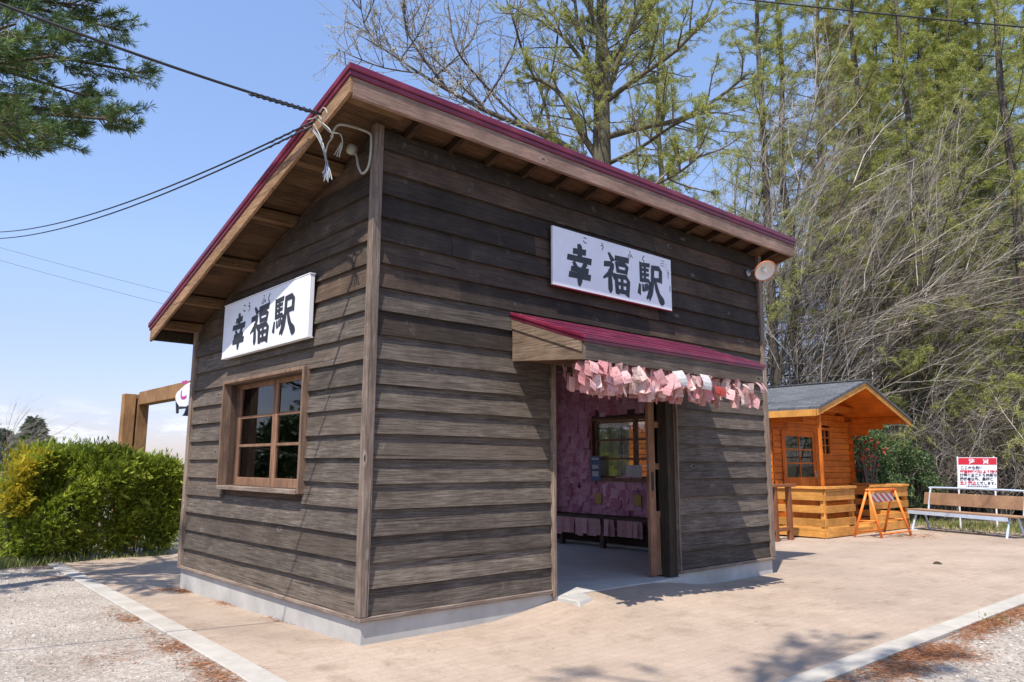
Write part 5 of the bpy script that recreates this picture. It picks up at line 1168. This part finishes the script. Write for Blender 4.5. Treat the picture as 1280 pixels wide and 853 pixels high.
tips = [(away(178, 92, 10.2), .55), (away(166, 152, 9.6), .5), (away(150, 38, 10.4), .5), (away(110, 8, 10.0), .6), (away(70, 70, 9.3), .6), (away(105, 120, 10.8), .4), (away(60, 160, 9.0), .5), (away(20, 150, 8.6), .5), (away(30, 95, 11.2), .5), (away(20, 30, 9.0), .5), (away(150, -25, 9.8), .6), (away(70, -20, 10.8), .6), (away(-10, 175, 10.4), .4), (away(130, 148, 10.2), .5), (away(100, 50, 9.7), .5), (away(45, 120, 9.8), .4), (away(90, 170, 9.9), .45), (away(-40, 60, 8.2), .6), (away(40, 175, 10.6), .4), (away(10, -10, 10.0), .6)]
tips += [((PB_[0]+2.6*math.cos(a), PB_[1]+2.6*math.sin(a), h), .6) for a, h in ((2.2, 5.2), (3.0, 6.5), (3.8, 5.0), (4.6, 6.0), (2.6, 7.5), (.4, 8.2), (1.6, 8.0), (5.4, 7.8), (3.3, 8.6))]
pine(PB_, tips, 'dark green pine reaching into the upper left of the sky', 51, 10.5, 1.5)
# a second pine stands behind the camera and throws the shade at the bottom of the picture
PB2 = (-4.0, -5.15, -.22)
pine(PB2, [((PB2[0]+L_*math.cos(a), PB2[1]+L_*math.sin(a), h), .7) for a, h, L_ in ((.0, 8.6, 2.3), (-.35, 8.9, 2.0), (.3, 9.0, 1.9), (-.1, 9.6, 2.1), (.15, 10.2, 1.9), (2.6, 7.2, 1.9), (3.5, 7.4, 1.9), (4.4, 7.6, 1.8), (3.0, 8.6, 1.6), (4.0, 9.0, 1.5), (.1, 11.0, 1.4), (2.2, 10.4, 1.2), (4.6, 10.6, 1.2))], 'pine standing beside the viewer, seen only by its shade on the paving', 52, 11.6, .6)

PB3 = (-4.6, 10.2, -.3)
pine(PB3, [((PB3[0]+L_*math.cos(a), PB3[1]+L_*math.sin(a), h), .5) for a, h, L_ in ((.2, 1.6, 1.9), (1.5, 2., 2.), (2.9, 1.8, 2.2), (4.1, 2.2, 2.), (5.2, 2.6, 2.), (.9, 3.2, 1.9), (2.2, 3.5, 1.9), (3.6, 3.4, 1.8), (4.8, 3.6, 1.8), (6.1, 3.9, 1.7), (5.4, 4.6, 1.6), (.3, 5.2, 1.4), (4.4, 5.2, 1.4), (2.6, 5., 1.5), (5.8, 6., 1.1), (4.9, 6.5, .9))], 'small pine left of the picture, mirrored in the side window', 53, 7.2, .9)

# clipped hedge left of the building
def hedge(name, label, x0, x1, y0, y1, h, mtl, seed, nsp, zmin=.0):
    np.random.seed(seed); random.seed(seed); lf, tw_ = MB(), MB(); gz0 = ground_z(0, y0)
    e = empty(name, ((x0+x1)/2, (y0+y1)/2, gz0), label, 'hedge')
    for i in range(60):
        x, y = np.random.uniform(x0+.15, x1-.15), np.random.uniform(y0+.2, y1-.2); z1 = h*np.random.uniform(.6, .95)
        P = [np.array((x, y, gz0)), np.array((x+np.random.normal(0, .12), y+np.random.normal(0, .12), gz0+z1*.5)), np.array((x+np.random.normal(0, .2), y+np.random.normal(0, .2), gz0+z1))]
        tw_.tube(P, [.016, .011, .004], 4, cap=False, rnd=random.random())
    lump = [(np.random.uniform(x0, x1), np.random.uniform(0, h), np.random.uniform(-.15, .15)) for _ in range(40)]
    for i in range(nsp):
        f = np.random.rand(); x = np.random.uniform(x0, x1); z_ = h*np.random.rand()**.85
        off = sum(l[2]*math.exp(-((x-l[0])**2+(z_-l[1])**2)/.10) for l in lump)
        if f < .58: y = y0-off+abs(np.random.normal(0, .10))+.10*(z_/h-.5)**2; nd_ = np.array((0, -1, .5))
        elif f < .76: z_ = h-abs(np.random.normal(0, .09))+off*.5; y = np.random.uniform(y0, y1); nd_ = np.array((0, -.2, 1.))
        elif f < .84:
            x = (x0 if np.random.rand() < .5 else x1)+np.random.normal(0, .06); y = np.random.uniform(y0, y1); nd_ = np.array((1. if x > (x0+x1)/2 else -1., -.2, .4))
        else: y = y0+.12+abs(np.random.normal(0, .22)); nd_ = np.array((0, -.6, .8))
        if z_ < zmin or (z_ < .1 and np.random.rand() < .5): continue
        e1 = min(x-x0, x1-x); rnd_ = max(0, .30-e1)/.30                    # rounded shoulders and ends
        if z_ > h-.40*rnd_**2: continue
        if f < .55: y += .30*rnd_**2
        if zmin == 0 and x > x1-.22*max(0, 1-z_/.8): continue              # bare foot at the end near the hut
        z_ *= 1-.10*max(0, (x-.3)/1.1)**2 if zmin == 0 else 1
        z_ *= .97+.045*math.sin(x*3.1+y*1.7)+.035*math.sin(x*7.7+1+y*2.9)
        pat = math.sin(x*5.1+1.3*math.sin(z_*4.2))*math.sin(z_*5.7+y*3+1.7*math.sin(x*3.3))
        if f < .58 and pat < -.55 and np.random.rand() < .75: continue     # thin places showing the dark inside
        p = np.array((x, y, gz0+z_)); d = unit(nd_+np.random.normal(0, .55, 3)); L_ = np.random.uniform(.07, .16)*(1.9 if np.random.rand() < .12 else 1); base = min(.85, max(0, .32+.30*pat+np.random.normal(0, .2)))
        sd = unit(np.cross(d, np.random.normal(0, 1, 3)))
        for j in range(7):                           # a flat fan-shaped spray
            t = j/6; a = (-1)**j*(.55-.4*t); leaf(lf, p+d*L_*t*.7, d*math.cos(a)+sd*math.sin(a), L_*(.55-.25*t)+.02, .019, min(1, base+np.random.rand()*.25))
    lf.build('foliage', mtl, e); tw_.build('stems', M['dark_twig'], e); return e
hedge('hedge', 'broad green clipped hedge beside the station hut', -1.05, 1.46, 8.15, 9.45, 1.67, M['hedge_green'], 61, 15000)
hedge('hedge', 'yellowish end bush of the hedge at the left border', -1.20, -.35, 8.08, 9.45, 1.66, M['hedge_yellow'], 62, 3200, .75)

# evergreen bushes and a red flowering shrub behind the cabin
def bush(name, label, cat_, loc, rx, ry, h, mtl, seed, n_, ln=.16, w=.06):
    np.random.seed(seed); lf, tw_ = MB(), MB(); e = empty(name, (loc[0], loc[1], ground_z(*loc)), label, cat_); gz0 = ground_z(*loc)
    C_ = [(np.random.normal(0, .45)*rx, np.random.normal(0, .45)*ry, h*np.random.uniform(.2, .9), np.random.uniform(.18, .42)) for _ in range(22)]
    for c_ in C_: tw_.tube([(loc[0], loc[1], gz0), (loc[0]+c_[0]*.5, loc[1]+c_[1]*.5, gz0+c_[2]*.6), (loc[0]+c_[0], loc[1]+c_[1], gz0+c_[2])], [.03, .02, .008], 4, cap=False, rnd=.4)
    for i in range(n_):
        c_ = C_[np.random.randint(len(C_))]; v = unit(np.random.normal(0, 1, 3))*np.random.rand()**.4*c_[3]*np.array((rx, ry, h*.5))*1.1
        p = np.array((loc[0]+c_[0], loc[1]+c_[1], gz0+c_[2]))+v
        if p[2] < gz0+.03: continue
        leaf(lf, p, np.random.normal(0, 1, 3)+np.array((0, 0, .3)), ln*np.random.uniform(.6, 1.3), w, np.random.rand())
    lf.build('foliage', mtl, e); tw_.build('stems', M['dark_twig'], e); return e
for (u, d, rx, h, lab, s_) in ((1078, 21.5, 1.0, 2.5, 'dark evergreen bush under the right eave of the cabin', 71), (1104, 22.3, 1.0, 2.2, 'evergreen bush between the cabin porch and the bench', 72), (1132, 23, .9, 1.7, 'small evergreen bush behind the left end of the bench', 73)):
    p = away(u, 578, d); bush('evergreen_bush', lab, 'bush', p[:2], rx, rx, h, M['ever_green'], s_, 6500, .10, .03)
p = away(1084, 578, 20.9); bush('flowering_shrub', 'shrub with a few red blossoms right of the cabin wall', 'shrub', p[:2], .6, .5, 2.2, M['red_flower'], 75, 75, .12, .08)
for (x, y, h, lab, s_) in ((-5.2, 11.5, 2.7, 'evergreen bush left of the picture, nearest of three mirrored in the side window', 91), (-7.6, 14.5, 3.0, 'evergreen bush left of the picture, middle of three mirrored in the side window', 92), (-10.5, 18.5, 3.4, 'evergreen bush left of the picture, farthest of three mirrored in the side window', 93)):
    bush('evergreen_bush', lab, 'bush', (x, y), 2.0, 1.6, h, M['ever_green'], s_, 5000, .22, .09)
for (u, d, h, lab, s_) in ((1010, 30, 4.2, 'fresh green bush far behind the cabin roof', 76), (1085, 33, 4.5, 'fresh green bush glimpsed above the cabin gable', 77), (940, 28, 3.5, 'green bush seen between hut and cabin', 78)):
    p = away(u, 578, d); bush('green_bush', lab, 'bush', p[:2], 1.8, 1.8, h, M['larch_green'], s_, 3000, .2, .08)

# distant trees on the left skyline
def conifer(u, d, h, r_, seed, label, mtl):
    np.random.seed(seed); p = away(u, 578, d); e = empty('distant_conifer', (p[0], p[1], -.3), label, 'tree'); lf = MB(); tr = MB()
    tr.tube([(p[0], p[1], -.3), (p[0], p[1], h*.9)], [.25, .05], 6)
    for i in range(2600):
        z_ = np.random.rand(); rad = r_*(1-z_**2.2)*(.75+.25*math.sin(z_*40+i % 3))*math.sqrt(np.random.rand()); a = np.random.rand()*6.28
        leaf(lf, np.array((p[0]+rad*math.cos(a), p[1]+rad*math.sin(a), .3+h*z_)), np.array((math.cos(a), math.sin(a), -.2))+np.random.normal(0, .4, 3), .9, .35, np.random.rand())
    tr.build('trunk', M['bark'], e); lf.build('crown', mtl, e)
conifer(38, 95, 5.4, 1.9, 81, 'round-topped dark conifer far behind the hedge', M['far_green'])
conifer(4, 130, 5.2, 1.8, 82, 'leftmost distant conifer on the skyline', M['far_green'])
conifer(14, 150, 5.3, 1.6, 83, 'narrow distant conifer left of the round-topped one', M['far_green'])
conifer(56, 110, 3.8, 1.3, 84, 'low distant conifer right of the round-topped one', M['far_green'])
conifer(-20, 120, 7, 2.2, 85, 'distant conifer at the left border', M['far_green'])
for (u, d, k) in ((0, 90, 1), (18, 110, 2)):
    plant(shrubs, k, u, d, 1.05, 1.0, ('pale leafless tree on the skyline at the left border', 'pale leafless tree on the skyline beside the round conifer')[0 if u == 0 else 1])

# ------------------------------------------------------------------ loose ground cover
np.random.seed(91); random.seed(91)
gs = MB()
def stone(x, y, z_, r_, c_):
    k = len(gs.v); gs.cur = c_; s_ = np.random.uniform(.6, 1.3, 3)*r_
    for v in ((1, 0, 0), (0, 1, 0), (-1, 0, 0), (0, -1, 0), (0, 0, .7)): 
        j = np.random.uniform(.75, 1.2); gs.v.append((x+v[0]*s_[0]*j, y+v[1]*s_[1]*j, z_+v[2]*s_[2]*j))
    for i in range(4): gs.face(k+i, k+(i+1) % 4, k+4)
for i in range(15000):
    if i < 11500: 
        y = np.random.uniform(-1.2, 8.2); x = kx(y)-.02-abs(np.random.rand()**.9)*3.2
    else: x = np.random.uniform(1.2, 8); y = -2.80-np.random.rand()*1.3
    d = math.hypot(x-CAM[0], y-CAM[1]); stone(x, y, ground_z(x, y)-.014, np.random.uniform(.004, .011)*(1+.06*d)*(1.7 if np.random.rand() < .05 else 1), min(1, max(0, np.random.normal(.5, .22))))
gs.build('gravel_stones', M['stone'], kind='stuff', label='loose grey gravel stones on the yard and path', cat='gravel')
nl = MB()
def litter(x, y, n_, sp, zf, ln=.07, w=.0035, stretch=1.0, ang=0.):
    for i in range(n_):
        a, b_ = np.random.normal(0, sp*stretch), np.random.normal(0, sp); px_ = x+a*math.cos(ang)-b_*math.sin(ang); py_ = y+a*math.sin(ang)+b_*math.cos(ang)
        t = np.random.rand()*6.28; leaf(nl, np.array((px_, py_, zf(px_, py_)+np.random.uniform(.002, .012))), np.array((math.cos(t), math.sin(t), np.random.normal(0, .1))), ln*np.random.uniform(.6, 1.2), w, np.random.rand())
gf = lambda x, y: ground_z(x, y)-.008
for i in range(26): y = np.random.uniform(-.9, 3.2); litter(kx(y)-np.random.uniform(.03, .14), y, int(20+60*np.random.rand()), .05, gf, stretch=2.2, ang=R(90))
for (u, v, n_, sp) in ((285, 845, 420, .10), (230, 808, 300, .09), (255, 830, 150, .08), (170, 770, 200, .06), (100, 712, 300, .15), (60, 698, 400, .25), (150, 820, 250, .2)):
    x, y, _ = on(u, v, 2, -.17); litter(min(x, kx(y)-.05), y, n_, sp, gf)
for i in range(75): x = np.random.uniform(1.3, 8); litter(x, -2.79-abs(np.random.normal(0, .13)), int(90+260*np.random.rand()), .07, gf, stretch=2.)
pf = lambda x, y: pave_z(x, y)+.001
litter(-.02, 3.75, 500, .05, pf, stretch=1.6, ang=R(90)); litter(-.12, 4.0, 200, .08, pf); litter(.0, 2.6, 160, .03, pf, stretch=4, ang=R(90)); litter(-.02, 1.4, 70, .02, pf, stretch=6, ang=R(90))
for i in range(40): litter(np.random.uniform(-.6, 9), np.random.uniform(-2.4, 1.2) if np.random.rand() < .3 else np.random.uniform(-2.4, -.2), 3, .05, pf, .05)
litter(13.2, 1.0, 160, .3, pf, .12, .01)
nl.build('needle_litter', M['needle_litter'], kind='stuff', label='brown fallen needles gathered along kerbs and walls', cat='needles')
gr = MB()
def grass(x, y, n_, sx_, sy_, h):
    for i in range(n_):
        a, b_ = x+np.random.normal(0, sx_), y+np.random.normal(0, sy_); leaf(gr, np.array((a, b_, ground_z(a, b_)-.03)), np.array((np.random.normal(0, .4), np.random.normal(0, .4), 1.)), h*np.random.uniform(.5, 1.3), .012*(1+h), np.random.rand())
def edge(t): return bo[:2]-bx[:2]*1.6+bx[:2]*t*7+by[:2]*.75
for i in range(60): p = edge(np.random.rand())+by[:2]*abs(np.random.normal(0, 1.2)); grass(p[0], p[1], 70, .35, .35, .16)
for i in range(46):
    x, y = np.random.uniform(-2.2, -.55), np.random.uniform(7.9, 8.5); grass(x, y, 110, .22, .12, .15)
for i in range(14): grass(np.random.uniform(-.7, 1.3), 8.05, 25, .1, .05, .10)
for (u, v) in ((1248, 780), (1240, 775)): x, y, _ = on(u, v, 2, -.18); grass(x, y, 30, .06, .05, .06)
gr.build('grass_tufts', M['grass'], kind='stuff', label='short dry and green grass along the wood edge and hedge foot', cat='grass')
dl2 = MB(); nl = dl2
for i in range(110): p = edge(np.random.rand())+by[:2]*np.random.uniform(0, 5); litter(p[0], p[1], 22, .4, lambda x, y: ground_z(x, y)-.02, .4, .015)
dl2.build('dry_litter', M['dry_twig'], kind='stuff', label='dead twigs and leaves on the floor of the wood', cat='litter')
# small dark clod lying on the paving
x, y, _ = on(1172, 706, 2, -.17); q = MB().lathe([(.001, .035), (.03, .028), (.055, .012), (.065, .0)], 9, Matrix.Translation((x, y, pave_z(x, y)))); tag(q.build('bark_clod', M['dark_post']), 'small dark clod of bark lying on the open paving', 'clod')
